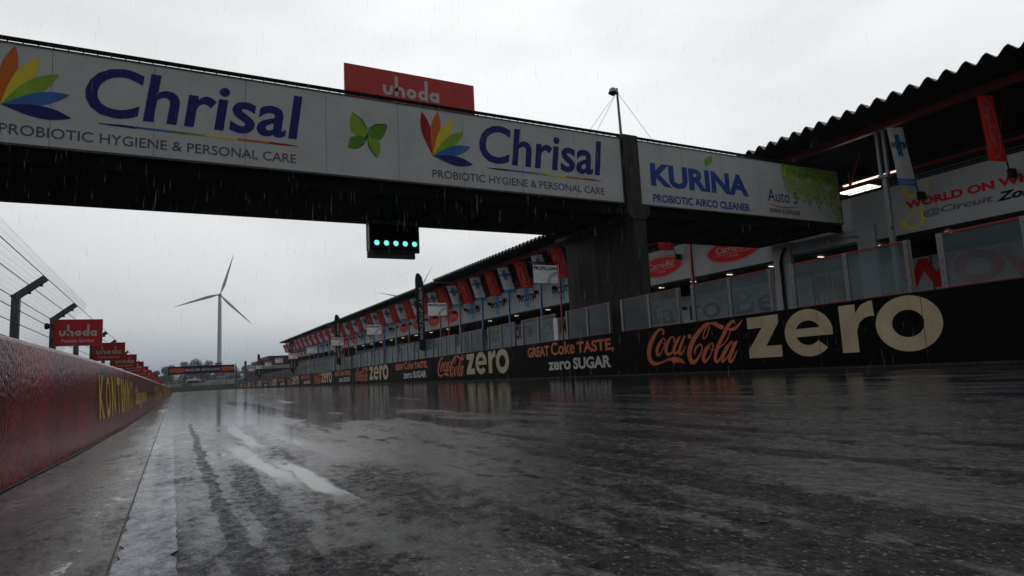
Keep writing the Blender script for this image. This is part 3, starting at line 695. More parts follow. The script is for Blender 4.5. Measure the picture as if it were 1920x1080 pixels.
mb.stroke(BF, [(cx_ + .04, cz_ - .1, .02), (cx_ + .14, cz_ - .4, .03), (cx_ + .36, cz_ - .7, .02)], 'black_ink', .011)
frame_part(-14.0, 17.08, 7.30, 10.24, part(mb, 'sponsor_board', t))
mb = MB(); board_frame(mb, 18.1, 32.35, 7.30, 10.24)
x = 18.72                      # flared capitals, each drawn with its own taper
mb.text(BF, 'KURINA', 18.72, 8.21, 6.35, 1.1, 'blue_ink', off=.045, c=.006)
mb.poly(BF, [(22.24, 9.46), (22.17, 9.62), (22.2, 9.85), (22.38, 10.0), (22.72, 10.10), (22.74, 9.86), (22.62, 9.66), (22.42, 9.56), (22.27, 9.6)][::-1], 'lime_ink', .007)
mb.stroke(BF, [(22.22, 9.42, .02), (22.38, 9.7, .02), (22.66, 10.02, .01)], 'green_ink', .009)
mb.text(BF, 'PROBIOTIC AIRCO CLEANER', 18.77, 7.46, 6.28, .38, 'blue_ink', off=.03, c=.006)
mb.text(BF, 'Auto 5', 26.45, 8.12, 2.30, .66, 'navy', off=.0, c=.006)
mb.stroke(BF, [(26.4, 8.02, .01), (27.0, 7.90, .05), (27.8, 7.86, .06), (28.85, 7.98, .01)], 'red_ink', .006)
mb.text(BF, 'WWW.KURINA.BE', 26.48, 7.50, 2.36, .26, 'black_ink', off=.012, c=.006)
rnd = random.Random(5)         # printed foliage: leaf shapes that thin out downwards
bd = [(27.75, 9.55), (28.1, 9.2), (28.6, 8.95), (29.3, 8.8), (30.0, 8.62), (30.5, 8.55), (30.9, 8.95), (31.3, 8.7), (31.7, 8.2), (32.1, 7.75), (32.34, 7.5)]
for i in range(1500):
    a = rnd.uniform(27.75, 32.3); lim = next(p + (q - p) * (a - x0) / (x1 - x0) for (x0, p), (x1, q) in zip(bd, bd[1:]) if a <= x1 + 1e-6)
    b = lim + (10.22 - lim) * rnd.random() ** .8
    if rnd.random() < .10: b = rnd.uniform(lim - .5, lim)
    if b < 7.35 or ((a - 28.9) / .16) ** 2 + ((b - 9.5) / .16) ** 2 < 1 or ((a - 29.9) / .26) ** 2 + ((b - 9.5) / .2) ** 2 < 1 or ((a - 31.35) / .36) ** 2 + ((b - 9.2) / .16) ** 2 < 1: continue
    s_ = rnd.uniform(.06, .15); an = rnd.uniform(0, 2 * pi); d = V((cos(an), sin(an))); q = V((-d.y, d.x)); c0 = V((a, b))
    P = [c0 - d * s_, c0 - d * s_ * .2 + q * s_ * .55, c0 + d * s_, c0 - d * s_ * .2 - q * s_ * .55]
    P = [(min(max(p.x, 27.7), 32.34), min(max(p.y, 7.32), 10.235)) for p in P]
    up = (b - lim) / (10.3 - lim)
    m = rnd.choice(['lime_ink', 'green_ink', 'lime_ink']) if up > .55 else rnd.choice(['lime_ink', 'spring_ink', 'spring_ink'])
    mb.add([BF(p[0], p[1], .004 + i * .000006) for p in P], [(0, 3, 2, 1)], m)
frame_part(18.1, 32.35, 7.30, 10.24, part(mb, 'sponsor_board', t))
mb = MB()
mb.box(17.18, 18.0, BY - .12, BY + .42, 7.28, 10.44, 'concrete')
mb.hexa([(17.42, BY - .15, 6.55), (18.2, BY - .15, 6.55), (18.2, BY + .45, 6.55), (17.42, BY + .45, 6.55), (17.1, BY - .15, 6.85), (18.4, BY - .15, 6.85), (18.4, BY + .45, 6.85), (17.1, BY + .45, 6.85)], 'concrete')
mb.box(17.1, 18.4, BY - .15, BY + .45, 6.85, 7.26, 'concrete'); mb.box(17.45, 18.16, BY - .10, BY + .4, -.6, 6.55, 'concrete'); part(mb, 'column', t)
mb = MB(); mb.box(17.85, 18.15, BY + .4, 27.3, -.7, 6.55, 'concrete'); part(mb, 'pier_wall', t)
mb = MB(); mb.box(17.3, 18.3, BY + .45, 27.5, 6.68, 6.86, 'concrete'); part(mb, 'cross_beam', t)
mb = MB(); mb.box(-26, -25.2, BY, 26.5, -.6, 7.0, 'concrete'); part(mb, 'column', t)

# red board on top of the bridge
t = thing('roof_sign', (7.5, BY + 1.2, 9.4), 'red board with white lettering standing on top of the footbridge', 'sign')
fr = F((4.87 * 1.0566, BY + 1.2, 10.86), (1, 0, 0), (0, 0, 1)); w_, h_ = 5.1 * 1.0566, 1.26
mb = MB(); mb.fbox(fr, 0, w_, -.2, h_, -.08, 0, 'red_board')
text_uhoda(mb, fr, 1.48, .24, 2.36, .84, 'pale_ink'); mb.text(fr, 'Passion Service', 1.7, -.02, 1.9, .16, 'pale_ink', off=.01, c=.006)
part(mb, 'board', t)
for a in (.4, w_ - .4): mb = MB(); mb.fbox(fr, a - .05, a + .05, -3.2, h_ - .1, -.2, -.09, 'dark_steel'); part(mb, 'support', t)

# start lights
t = thing('start_light', (8.05, 26.3, 6.8), 'black start light panel with five lit green lamps hanging under the footbridge', 'traffic light')
t.location.z = 6.8; x0, x1 = 6.93, 9.2; y = 26.2
mb = MB(); mb.box(x0, x1, y + .02, y + .35, 5.68, 7.0, 'black_rubber')
mb.box(x0, x0 + .07, y - .18, y + .02, 5.62, 7.05, 'dark_steel'); mb.box(x1 - .07, x1, y - .18, y + .02, 5.62, 7.05, 'dark_steel'); mb.box(x0, x1, y - .18, y + .02, 5.58, 5.65, 'dark_steel'); mb.box(x0, x1, y - .12, y + .02, 6.85, 7.0, 'steel_grey')
for i in range(4): mb.box(x0 + .10 + i * .56, x0 + .14 + i * .56, y - .14, y, 6.83, 7.0, 'black_rubber')
part(mb, 'housing', t)
mb = MB(); mb.box(x0 + .02, x1 - .1, y + .15, y + .35, 5.36, 5.67, 'grey_ink'); part(mb, 'lower_plate', t)
for i in range(5):
    mb = MB(); xx = 7.30 + i * .43; mb.lathe((xx, y, 6.0), [(.118, .0), (.118, -.02), (.09, -.033), (0, -.040)], 'lamp_cyan', 20, (0, 1, 0)); lp = part(mb, 'lamp', t)
    mb = MB(); mb.lathe((xx, y, 6.0), [(.122, .02), (.122, -.05), (.145, -.05), (.145, .02)], 'black_rubber', 20, (0, 1, 0)); part(mb, 'lamp_bezel', t, lp)
for i in range(5):
    mb = MB(); mb.lathe((7.30 + i * .43, y, 6.42), [(.125, .0), (.135, -.02), (.09, -.01), (0, -.004)], 'black_rubber', 20, (0, 1, 0)); part(mb, 'unlit_lamp', t)
mb = MB(); mb.box(x0 + .15, x0 + .22, y + .1, y + .2, 6.6, 7.02, 'dark_steel'); part(mb, 'hanger', t); mb = MB(); mb.box(x1 - .22, x1 - .15, y + .1, y + .2, 6.6, 7.02, 'dark_steel'); part(mb, 'hanger', t)

# camera mast with guy wires on top of the column
t = thing('camera_mast', (17.35, BY + .1, 10.44), 'grey guyed mast with a dome camera on top of the footbridge beside the pier head', 'mast')
mb = MB(); mb.tube([(17.28, BY + .1, 10.3), (17.22, BY + .1, 12.68)], [.065, .05], 'steel_grey', 10); part(mb, 'pole', t)
mb = MB(); mb.tube([(17.22, BY, 12.42), (17.08, BY - .02, 12.36), (16.98, BY - .03, 12.45)], .03, 'steel_grey', 8)
mb.lathe((16.88, BY - .03, 12.34), [(.14, -.005), (.215, 0), (.20, .03), (.185, .09), (.14, .2), (.06, .26), (0, .27)], 'steel_grey', 20); part(mb, 'camera_housing', t, smooth=True)
mb = MB(); mb.lathe((16.88, BY - .03, 12.33), [(.13, 0), (.12, -.05), (.07, -.10), (0, -.12)], 'black_rubber', 16); part(mb, 'camera_dome', t, smooth=True)
for e in ((15.5, BY + .0, 10.42), (16.0, BY + .3, 10.42), (19.0, BY + .0, 10.42)):
    mb = MB(); mb.tube([(17.22, BY + .1, 12.5), e], .009, 'wire', 5); part(mb, 'guy_wire', t)

# ================================================================== pit building
PB = 7.27
def bay_y(k): return 18.8 + PB * k
def ribbon_logo(mb, fr, a, b, s, ci='cyan_ink', k='black_ink', g='grey_ink', q=1.):
    e = s * q
    rw = .24 * e * (.62 if q > 2 else 1); mb.poly(fr, [(a - rw * 1.08, b - .95 * s), (a, b - .74 * s), (a + rw * 1.08, b - .95 * s), (a + rw, b + 1.0 * s), (a - rw, b + 1.0 * s)], ci, .005)
    mb.stroke(fr, [(a - .24 * e, b + .62 * s, .03 * s), (a + .24 * e, b + .70 * s, .03 * s)], g, .007, 2)
    mb.text(fr, 'WOUTIM', a - .75 * e, b - .22 * s, 1.5 * e, .62 * s, k, off=.055, shear=.1, c=.009)
    mb.text(fr, 'CONSTRUCTGROUP', a - .70 * e, b - .46 * s, 1.4 * e, .15 * s, g, off=.0, c=.009)
def serif_carro(mb, fr, a, b, w, h, m, c=.009):
    """CARRO-BEL set in a bracketed roman: stems with slab feet"""
    mb.text(fr, 'Carro-Bel', a, b, w, h, m, off=.014 if m == 'cloth_pale' else 0., c=c)
    e = h * .07
    for q, ww in ((.225, .06), (.335, .06), (.62, .075), (.955, .06)): mb.quad(fr(a + w * (q - ww / 2), b, c + .001), fr(a + w * (q + ww / 2), b, c + .001), fr(a + w * (q + ww / 2), b + e, c + .001), fr(a + w * (q - ww / 2), b + e, c + .001), m)
    for q, ww in ((.60, .06), (.945, .05)): mb.quad(fr(a + w * (q - ww / 2), b + h - e, c + .001), fr(a + w * (q + ww / 2), b + h - e, c + .001), fr(a + w * (q + ww / 2), b + h, c + .001), fr(a + w * (q - ww / 2), b + h, c + .001), m)
def oval_logo(mb, fr, a, b, rx, ry, red='red_ink', wh='pale_ink', far=False):
    mb.disc(fr, a, b, rx, ry, red, .004)
    if far:
        mb.text(fr, 'Carro-Bel', a - rx * .55, b - ry * .06, rx * 1.08, ry * .42, wh, off=-.012, c=.009); return
    mb.ring(fr, a, b, rx * .965, ry * .94, rx * .945, ry * .905, wh, .006)
    serif_carro(mb, fr, a - rx * .62, b - ry * .06, rx * 1.22, ry * .52, wh)
    mb.quad(fr(a - rx * .62, b - ry * .24, .006), fr(a + rx * .66, b - ry * .24, .006), fr(a + rx * .66, b - ry * .21, .006), fr(a - rx * .62, b - ry * .21, .006), wh)
    mb.text(fr, 'Group', a - rx * .16, b - ry * .58, rx * .34, ry * .22, wh, off=0., c=.006)
def wave_logo(mb, fr, a, b):   # yellow looping flame
    mb.stroke(fr, [(a + .75, b + 1.0, .10), (a + .55, b + 1.3, .10), (a + .15, b + 1.28, .14), (a + .05, b + .95, .22), (a + .35, b + .7, .2), (a + .62, b + .75, .1)], 'yellow_ink', .005)
    mb.stroke(fr, [(a + .95, b + 1.2, .03), (a + 1.2, b + .9, .10), (a + .9, b + .4, .10), (a + .75, b - .1, .16), (a + .72, b - .7, .16), (a + .4, b - .95, .14), (a - .1, b - .85, .22), (a - .2, b - .55, .22), (a + .2, b - .3, .10), (a + .42, b + .05, .06)], 'yellow_ink', .006)
kinds = {}
for k in range(-3, 31):
    if k < 1: kinds[k] = 'plain'
    elif k in (1, 2): kinds[k] = 'oval'
    else: kinds[k] = 'ribbon' if ((k - 4) // 4) % 2 == 0 else 'oval'
kinds[3] = 'ribbon'; kinds[-1] = 'world'
def roof(mb, y0, y1, zo, x0, x1, fine=True):
    ph = 11.25; p = .7665; k0 = math.ceil((y0 - ph) / p); prof = [(0, 12.195), (.12, 12.13), (.34, 11.89), (.40, 11.86), (.47, 11.89), (.65, 12.12), (.71, 12.185)]
    ys = []
    k = k0
    while ph + k * p < y1 - .1:
        for dy, z in prof:
            yy = ph + k * p + dy
            if yy < y1: ys.append((yy, z + zo))
        k += 1
    th = .035; vs = []; fs = []
    for yy, z in ys:
        vs += [(x0, yy, z), (x1, yy, z - .25), (x0, yy, z - th), (x1, yy, z - .25 - th)]
    for i in range(len(ys) - 1):
        a = 4 * i; b = a + 4
        fs += [(a, a + 1, b + 1, b), (a, b, b + 2, a + 2)]
    mb.add(vs, fs, 'roof_sheet'); mb.add(vs, [(4 * i + 2, 4 * i + 6, 4 * i + 7, 4 * i + 3) for i in range(len(ys) - 1)], 'soffit')  # same sheet: underside coloured near black to stand for the shade below
def building(name, k0, k1, zo, label, ex):
    y0, y1 = bay_y(k0), bay_y(k1); g = G(y1)
    t = thing(name, (33, (y0 + y1) / 2, G((y0 + y1) / 2)), label, 'building')
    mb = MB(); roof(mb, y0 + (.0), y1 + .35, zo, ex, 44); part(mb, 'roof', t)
    mb = MB(); mb.box(ex, ex + 2.8, y1 + .38, y1 + .46, 11.70 + zo, 11.84 + zo, 'white_metal'); part(mb, 'roof_gutter', t)
    mb = MB(); mb.box(31.45, 31.75, y0, y1, 11.46 + zo * .6, 11.49 + zo * .6, 'red_paint'); mb.box(31.58, 31.62, y0, y1, 11.49 + zo * .6, 11.80 + zo * .6, 'red_paint'); mb.box(31.45, 31.75, y0, y1, 11.80 + zo * .6, 11.83 + zo * .6, 'red_paint'); part(mb, 'roof_beam', t)
    mb = MB(); mb.tube([(33.4, y0, 9.5), (33.4, y1, 9.5)], .08, 'red_paint', 8)
    for k in range(k0, k1):
        y = bay_y(k) + 2.4; mb.beam((33.4, y, 9.5), (34.6, y, 11.6), .09, .09, 'red_paint'); mb.tube([(33.4, y, 9.5), (33.4, y, 10.3)], .05, 'red_paint', 6)
    part(mb, 'rear_truss', t)
    mb = MB(); mb.box(33.12, 44, y0, y1, 8.62, 8.78, 'soffit'); mb.box(33.15, 44, y0, y1, 6.1, 6.22, 'garage_dark'); part(mb, 'floor_slab', t)
    mb = MB(); mb.box(40, 40.3, y0, y1, g - .2, 11.7, 'garage_dark'); mb.box(33.1, 44, y0 - .1, y0, -.6, 11.2, 'garage_dark'); mb.box(33.1, 44, y1, y1 + .1, g, 11.2, 'concrete'); part(mb, 'rear_wall', t)
    mb = MB(); mb.box(32.9, 33.0, y0, y1, 5.98, 6.1, 'black_rubber')
    for k in range(k0, k1):
        for q in range(3): mb.box(32.95, 33.0, bay_y(k) + 1.2 + q * 2.4, bay_y(k) + 1.26 + q * 2.4, 5.7, 5.98, 'black_rubber')
    part(mb, 'shutter_track', t)
    mb = MB(); mb.tube([(33.06, y0, 9.02), (33.06, y1, 9.02)], .018, 'steel_grey', 6); mb.tube([(33.06, y0, 8.86), (33.06, y1, 8.86)], .012, 'steel_grey', 6)
    y = y0
    while y < y1: mb.tube([(33.06, y, 8.75), (33.06, y, 9.02)], .015, 'steel_grey', 5); y += 1.2
    part(mb, 'railing', t)
    for k in range(k0, k1):
        a = bay_y(k); b = bay_y(k + 1); kd = kinds.get(k, 'plain')
        mb = MB(); mb.box(33.0, 33.12, a + .02, b - .02, 6.1, 8.75, 'white_wall')
        class SF:
            def __call__(s, u, v, c=0, b=b): return V((33.0 - max(c, .004), b - u, v))
        fr = SF(); near = k < 14
        if kd == 'oval': oval_logo(mb, fr, PB / 2, 7.42, 2.42, .83, far=k > 3)
        elif kd == 'ribbon': ribbon_logo(mb, fr, PB / 2, 7.42, 1.2, q=2.3)
        elif kd == 'world':
            wave_logo(mb, fr, b - 18.1, 7.3)
            mb.text(fr, 'WORLD ON WHEELS', b - 18.1, 7.37, 6.9, .42, 'red_ink', off=.05, c=.010)
            mb.text(fr, '@Circuit', b - 17.3, 6.73, 3.1, .42, 'grey_ink', off=.025, shear=.15, c=.010)
            mb.text(fr, 'Zolder', b - 14.1, 6.74, 2.4, .42, 'black_ink', off=.04, shear=.3, c=.010)
        part(mb, 'sign_panel', t)
        mb = MB(); mb.box(36.0, 36.1, a + .05, b - .05, G(b) - .1, 5.2, 'white_wall')
        class PF:
            def __call__(s, u, v, c=0, b=b): return V((36.0 - max(c, .004), b - u, v))
        fr = PF()
        if k == -1: mb.text(fr, 'WOW', -2.1, 3.4, 8.6, 1.7, 'red_ink', off=.05)
        elif k == 0:
            mb.disc(fr, 1.15, 4.1, 1.25, .98, 'black_ink', .004)
            mb.disc(fr, 1.15, 3.6, .8, .6, 'white_wall', .006)
            for i, m in enumerate(('purple_ink', 'sky_ink', 'lime_ink', 'yellow_ink', 'orange_ink', 'crimson_ink')): mb.quad(fr(.30 + i * .34, 3.3, .008), fr(.42 + i * .34, 3.3, .008), fr(.40 + i * .34, 5.05, .008), fr(.28 + i * .34, 5.05, .008), m)
        elif k == 1: pass
        elif k == 2: mb.text(fr, 'Carro Bel', -2.7, 3.2, 15.0, 1.75, 'black_ink', off=.01)
        elif kd == 'ribbon' and k < 16: mb.text(fr, 'WOUTIM', .7, 3.4, 5.8, 1.5, 'black_ink', off=.03)
        elif k < 12 and k > 0: mb.text(fr, 'Carro-Bel', .5, 3.4, 6.2, 1.4, 'black_ink', off=.0)
        part(mb, 'partition', t)
        # posts between the bays
        y = 18.15 + 7.045 * k
        if kd == 'world' or k == 0: col = 'grey_paint'
        else: col = 'red_paint' if kd == 'oval' else 'blue_paint'
        if k > 0 and (k % 4) == 0: col = 'grey_paint'
        if k == 1: col = None
        if k >= -1 and col:
            mb = MB(); r = .11 if col == 'grey_paint' else .09
            mb.box(31.6 - r, 31.6 + r, y - r, y + r, G(y), 9.05 if col == 'grey_paint' else 8.5, col)
            if col == 'grey_paint':
                mb.box(31.42, 31.78, y - .25, y + .25, 8.95, 9.1, col)
                for d in (-.17, .17): mb.box(31.52, 31.68, y + d - .07, y + d + .07, 9.1, 11.46 + zo * .6, col)
            mb.box(31.48, 31.6 - r, y - .12, y - .06, 6.2, 6.4, 'black_rubber'); part(mb, 'post', t)
        if k < 22:
            for q in ((.28, 34.5), (.78, 34.5)):
                if k < 4 or q[0] < .5:
                    mb = MB(); yy = a + PB * q[0]; mb.box(q[1] - .24, q[1] + .24, yy - .26, yy - .14, 6.0, 6.04, 'lamp_warm'); part(mb, 'ceiling_lamp', t)
    return t
A = building('pit_building', -3, 8, 0, 'nearest pit building under the corrugated roof, running from the right edge to behind the bridge', 29.0)
mb = MB(); mb.box(32.75, 33.0, 19.75, 20.75, -.5, 7.0, 'white_wall'); mb.box(32.75, 33.0, 20.75, 25.6, 6.2, 6.9, 'white_wall'); mb.box(32.7, 33.0, 25.0, 26.3, -.6, 7.0, 'white_wall'); part(mb, 'door_surround', A)
mb = MB(); mb.tube([(32.62, 25.7, -.5), (32.62, 25.7, 5.9), (32.66, 25.6, 6.3), (32.66, 25.3, 6.7)], .09, 'black_rubber', 8); part(mb, 'drain_pipe', A)
mb = MB(); mb.tube([(32.68, 22.6, 6.55), (32.68, 20.9, 6.55), (32.68, 20.6, 6.45), (32.68, 20.5, 6.2), (32.68, 20.5, 5.0)], .035, 'grey_paint', 8); part(mb, 'conduit', A)
for (x, y, wx_, wy_, m) in ((35.2, 22.3, .55, .45, 'lamp_white'), (35.2, 21.3, .55, .45, 'lamp_white')):
    mb = MB(); mb.box(x - wx_, x + wx_, y - wy_, y + wy_, 9.62, 9.68, m); part(mb, 'light_panel', A)
mb = MB(); mb.box(34.6, 34.75, 18.6, 22.4, 9.95, 10.02, 'lamp_warm'); part(mb, 'tube_light', A)
building('pit_building', 8, 18, -.12, 'second pit building under the middle stretch of corrugated roof, behind the tall feather flag', 29.3)
building('pit_building', 18, 30, .10, 'farthest pit building whose roof tapers to a point against the sky', 29.6)
# floodlight on the second roof
t = thing('floodlight', (29.6, 84, 12.1), 'small floodlight on a stalk above the edge of the second roof', 'floodlight')
mb = MB(); mb.tube([(29.9, 84, 11.9), (29.7, 84, 12.9)], .06, 'steel_grey', 6); mb.box(29.3, 32, 83.8, 84.1, 12.25, 12.4, 'steel_grey'); part(mb, 'stalk', t)
mb = MB(); mb.box(29.25, 29.6, 83.7, 84.4, 12.75, 13.2, 'dark_steel'); mb.box(29.22, 29.25, 83.75, 84.35, 12.8, 13.15, 'lamp_white'); part(mb, 'lamp_head', t)

# hanging banners
class BQ:
    W = 1.38; H = 2.95
    def __call__(s, a, b, c=0):
        p = a / s.W; q = b / s.H
        BL = V((-1.36, .12, -.05)); BR = V((0, 0, 0)); TR = V((-1.02, -.22, 2.85)); TL = V((-2.34, -.22, 2.64))
        r = BL.lerp(BR, p).lerp(TL.lerp(TR, p), q)
        r.y += .03 * sin(p * 3.1) * (1 - q) - c - .012 * sin(q * 5 + p * 2)
        return r
class RotQ:
    def __init__(s, a0, b0): s.f = BQ(); s.a = a0; s.b = b0
    def __call__(s, x, y, c=0): return s.f(s.a - y, s.b + x, c)
def make_banner(kind):
    t = thing('hanging_banner', (32.4, 0, 0), '-', 'banner', 'banners on leaning poles along the pit building')
    fr = BQ(); mb = MB(); N = 10; Mx = 4
    def panel(b0, b1, m):
        vs = [fr(fr.W * i / Mx, b0 + (b1 - b0) * j / N, 0) for j in range(N + 1) for i in range(Mx + 1)]
        mb.add(vs, [(j * (Mx + 1) + i, j * (Mx + 1) + i + 1, (j + 1) * (Mx + 1) + i + 1, (j + 1) * (Mx + 1) + i) for j in range(N) for i in range(Mx)], m)
    if kind == 'red':
        panel(0, fr.H, 'cloth_red'); mb.ring(fr, .69, 1.50, .55, 1.34, .515, 1.30, 'cloth_pale', .006)
        serif_carro(mb, RotQ(.80, .58), 0, 0, 1.86, .46, 'cloth_pale', .008); mb.text(RotQ(1.08, 1.28), 'Group', 0, 0, .42, .11, 'cloth_pale', c=.007)
        r = RotQ(.9, .5); mb.quad(r(0, 0, .006), r(2.0, 0, .006), r(2.0, .015, .006), r(0, .015, .006), 'cloth_pale')
    else:
        panel(.36, fr.H, 'cloth_white'); panel(0, .36, 'cloth_blue')
        mb.text(fr, 'WWW.WOUTIM.BE', .10, .10, 1.18, .16, 'cloth_pale', off=.02, c=.007)
        ribbon_logo(mb, fr, .70, 2.0, .60, 'cloth_blue', 'black_ink', 'cloth_pale', q=1.42)
    mb.build('cloth', t)
    mb = MB(); mb.tube([(.22, .05, -.62), (.02, .03, 0), (-1.01, -.19, 2.9)], .035, 'black_rubber', 6); mb.build('pole', t)
    mb = MB(); mb.box(.14, .52, -.08, .14, -.66, -.28, 'black_rubber'); mb.build('bracket', t)
    return t
src = {}
lst = [(13.2, 'red'), (17.1, 'white'), (31.0, 'white'), (34.7, 'red'), (45.3, 'white'), (49.0, 'red'), (52.6, 'white'), (56.3, 'red'), (60.2, 'white'), (63.7, 'red'), (67.8, 'white'), (71.5, 'red'), (75.2, 'white')]
y = 79.0; i = 0
while y < 234: lst.append((y, 'red' if i % 2 == 0 else 'white')); y += 3.85; i += 1
named = {13.2: 'red banner with a white oval at the upper right, farthest right of all the banners', 17.1: 'white banner with blue lower edge at the upper right, beside the double grey post',
         34.7: 'red banner half hidden behind the underside of the footbridge, beside the pier', 31.0: 'white banner almost hidden behind the underside of the footbridge',
         49.0: 'largest red banner left of the concrete bridge pier', 52.6: 'white banner partly covered by the nearest gallows sign', 56.3: 'red banner just left of the nearest gallows sign',
         60.2: 'second white banner left of the bridge pier, above a blue post', 63.7: 'third red banner left of the bridge pier', 67.8: 'third white banner left of the bridge pier', 71.5: 'fourth red banner left of the bridge pier', 75.2: 'fourth white banner left of the bridge pier',
         79.0: 'red banner right behind the second gallows sign', 45.3: 'white banner tucked against the concrete bridge pier'}
for y, kd in lst:
    if y in (45.3, 31.0): continue
    lab = named.get(round(y, 1), ('one of the small red banners in the far row beyond the feather flag' if kd == 'red' else 'one of the small white banners in the far row, beyond the tall feather flag'))
    loc = (32.4, y, 8.30)
    if kd not in src: src[kd] = make_banner(kd); src[kd].location = loc; src[kd]['label'] = lab
    else: copy_tree(src[kd], loc, lab)

# ================================================================== far end
def turbine(D, hub, R, base, angs, label):
    t = thing('wind_turbine', (hub[0], D, base), label, 'wind turbine', 'wind turbines behind the circuit')
    mb = MB(); n = 10; mb.tube([(hub[0], D, base + (hub[2] - 1.5 - base) * i / n) for i in range(n + 1)], [2.7 - .8 * i / n for i in range(n + 1)], 'turbine_white', 16); part(mb, 'tower', t, smooth=True)
    mb = MB(); mb.tube([(hub[0], D - 3.4, hub[2]), (hub[0], D - 2, hub[2]), (hub[0], D + 6, hub[2] + .3), (hub[0], D + 7.5, hub[2] + .3)], [1.5, 2.0, 2.1, 1.2], 'turbine_white', 12); part(mb, 'nacelle', t, smooth=True)
    mb = MB(); mb.lathe((hub[0], D - 3.4, hub[2]), [(1.7, 0), (1.6, -1), (1.0, -1.9), (0, -2.3)], 'turbine_white', 14, (0, 1, 0)); part(mb, 'hub', t, smooth=True)
    for a in angs:
        d = V((cos(R_(a)), 0, sin(R_(a)))); q = V((-d.z, 0, d.x)); mb = MB(); vs = []; N = 16
        for i in range(N + 1):
            s_ = i / N; r = 1.2 + (R - 1.2) * s_
            c = (1.1 + 2.3 * min(1, s_ / .2)) if s_ < .2 else 3.4 * (1 - (s_ - .2) / .8) ** .9 + .25
            th = max(.12, .9 * (1 - s_)) ; tw = R_(18 * (1 - s_))
            o = V((hub[0], D - 4.3, hub[2])) + d * r
            ch = q * cos(tw) + V((0, 1, 0)) * sin(tw); nn = V((0, 1, 0)) * cos(tw) - q * sin(tw)
            for u, w in ((.30, 0), (.05, .5), (-.35, .3), (-.70, 0), (-.35, -.3), (.05, -.5)): vs.append(o + ch * (c * u) + nn * (th * w))
        fs = [(i * 6 + k, i * 6 + (k + 1) % 6, (i + 1) * 6 + (k + 1) % 6, (i + 1) * 6 + k) for i in range(N) for k in range(6)] + [tuple(range(6)), tuple(N * 6 + k for k in range(6))[::-1]]
        mb.add(vs, fs, 'turbine_white'); part(mb, 'blade', t, smooth=True)
turbine(800, (33.5, 800, 98), 50, -4, (73.5, 197.5, 314.5), 'tall pale wind turbine standing in full view left of centre')
turbine(1200, (407.49, 1200, 139.51), 78, -4, (59, 170, 290), 'wind turbine mostly hidden behind the pit roof, only its blade tips showing')

t = thing('advert_gantry', (3.6, 200, G(200)), 'orange and dark blue advertising gantry spanning the far end of the track', 'gantry')
z0, z1 = 2.05, 4.25; mb = MB(); mb.box(-4.7, 12.4, 200, 200.5, z0, z1, 'dark_navy'); fr = F((-4.7, 199.98, z0), (1, 0, 0), (0, 0, 1))
mb.fbox(fr, .25, 3.9, .45, 1.7, 0, .02, 'gantry_orange'); mb.fbox(fr, 13.6, 16.8, .45, 1.7, 0, .02, 'gantry_orange')
mb.text(fr, 'BIKES.BE', 4.2, .75, 3.9, .65, 'pale_ink', off=.03, c=.03); mb.text(fr, 'MRTRACING', 8.4, .75, 4.9, .65, 'pale_ink', off=.03, shear=.2, c=.03)
mb.fbox(fr, 4.0, 13.5, .42, .50, 0, .02, 'crimson_ink'); mb.fbox(fr, 4.0, 13.5, 1.6, 1.68, 0, .02, 'crimson_ink')
part(mb, 'board', t)
for x in (-5.1, 12.7):
    mb = MB(); mb.box(x - .12, x + .12, 200.1, 200.4, G(200), 4.5, 'steel_grey'); mb.box(x - .35 + (.5 if x < 0 else -.1), x - .25 + (.5 if x < 0 else -.1), 200.1, 200.4, G(200), 4.5, 'steel_grey'); part(mb, 'upright', t)

# grey stepped building and low walls beyond the pits
zg = terrain_z(300)
t = thing('race_control', (30, 262, G(260)), 'low grey stepped building beyond the last pit roof', 'building')
mb = MB(); mb.hexa([(24.4, 262, -4), (40, 262, -4), (40, 300, -4), (24.4, 300, -4), (23.3, 262, 3.2), (40, 262, 3.2), (40, 300, 3.2), (23.3, 300, 3.2)], 'concrete'); part(mb, 'wall', t)
mb = MB(); mb.box(23.0, 40, 261.5, 301, 3.2, 4.6, 'concrete_light'); mb.box(25.5, 40, 262, 300, 4.6, 6.2, 'concrete'); mb.box(25.2, 40, 261.6, 300, 6.2, 6.6, 'red_paint'); mb.box(28.5, 40, 262, 300, 6.6, 8.2, 'concrete'); part(mb, 'upper_storey', t)
for i, (x0, x1, y, z) in enumerate([(19.5, 23.4, 258, 2.6), (17, 21.5, 275, 1.9), (14.5, 19.5, 292, 1.3), (12, 16.5, 310, .6)]):
    t = thing('viewing_platform', ((x0 + x1) / 2, y, zg), 'small pale raised platform in the descending row at the far end of the pit lane', 'platform', 'platforms at the far end of the pit lane')
    mb = MB(); mb.box(x0, x1, y, y + 3, z, z + .9, 'concrete_light'); part(mb, 'deck', t)
    mb = MB(); mb.box(x0 + .5, x0 + .8, y + .2, y + .5, zg - .5, z, 'steel_grey'); part(mb, 'leg', t)
    mb = MB(); mb.box(x1 - .8, x1 - .5, y + .2, y + .5, zg - .5, z, 'steel_grey'); part(mb, 'leg', t)
def low_wall(name, x0, x1, y, h, m, lab, cat='wall'):
    t = thing(name, ((x0 + x1) / 2, y, terrain_z(y)), lab, cat); mb = MB(); z = terrain_z(y); x = x0; i = 0
    while x < x1:
        b = min(x + 4, x1); mb.box(x, b - .1, y, y + .5, z - .2, z + h + (.06 if i % 2 else 0), m[i % len(m)]); x = b; i += 1
    part(mb, 'wall_body', t)
low_wall('barrier_wall', -30, 13, 318, 1.2, ['concrete_light', 'white_wall', 'concrete_light', 'grey_ink'], 'pale low barrier across the far end of the track under the gantry')
low_wall('barrier_wall', 8, 60, 330, 2.2, ['white_wall', 'concrete_light', 'white_wall'], 'pale hoarding beside the far end of the pit wall, right of the wind turbine')
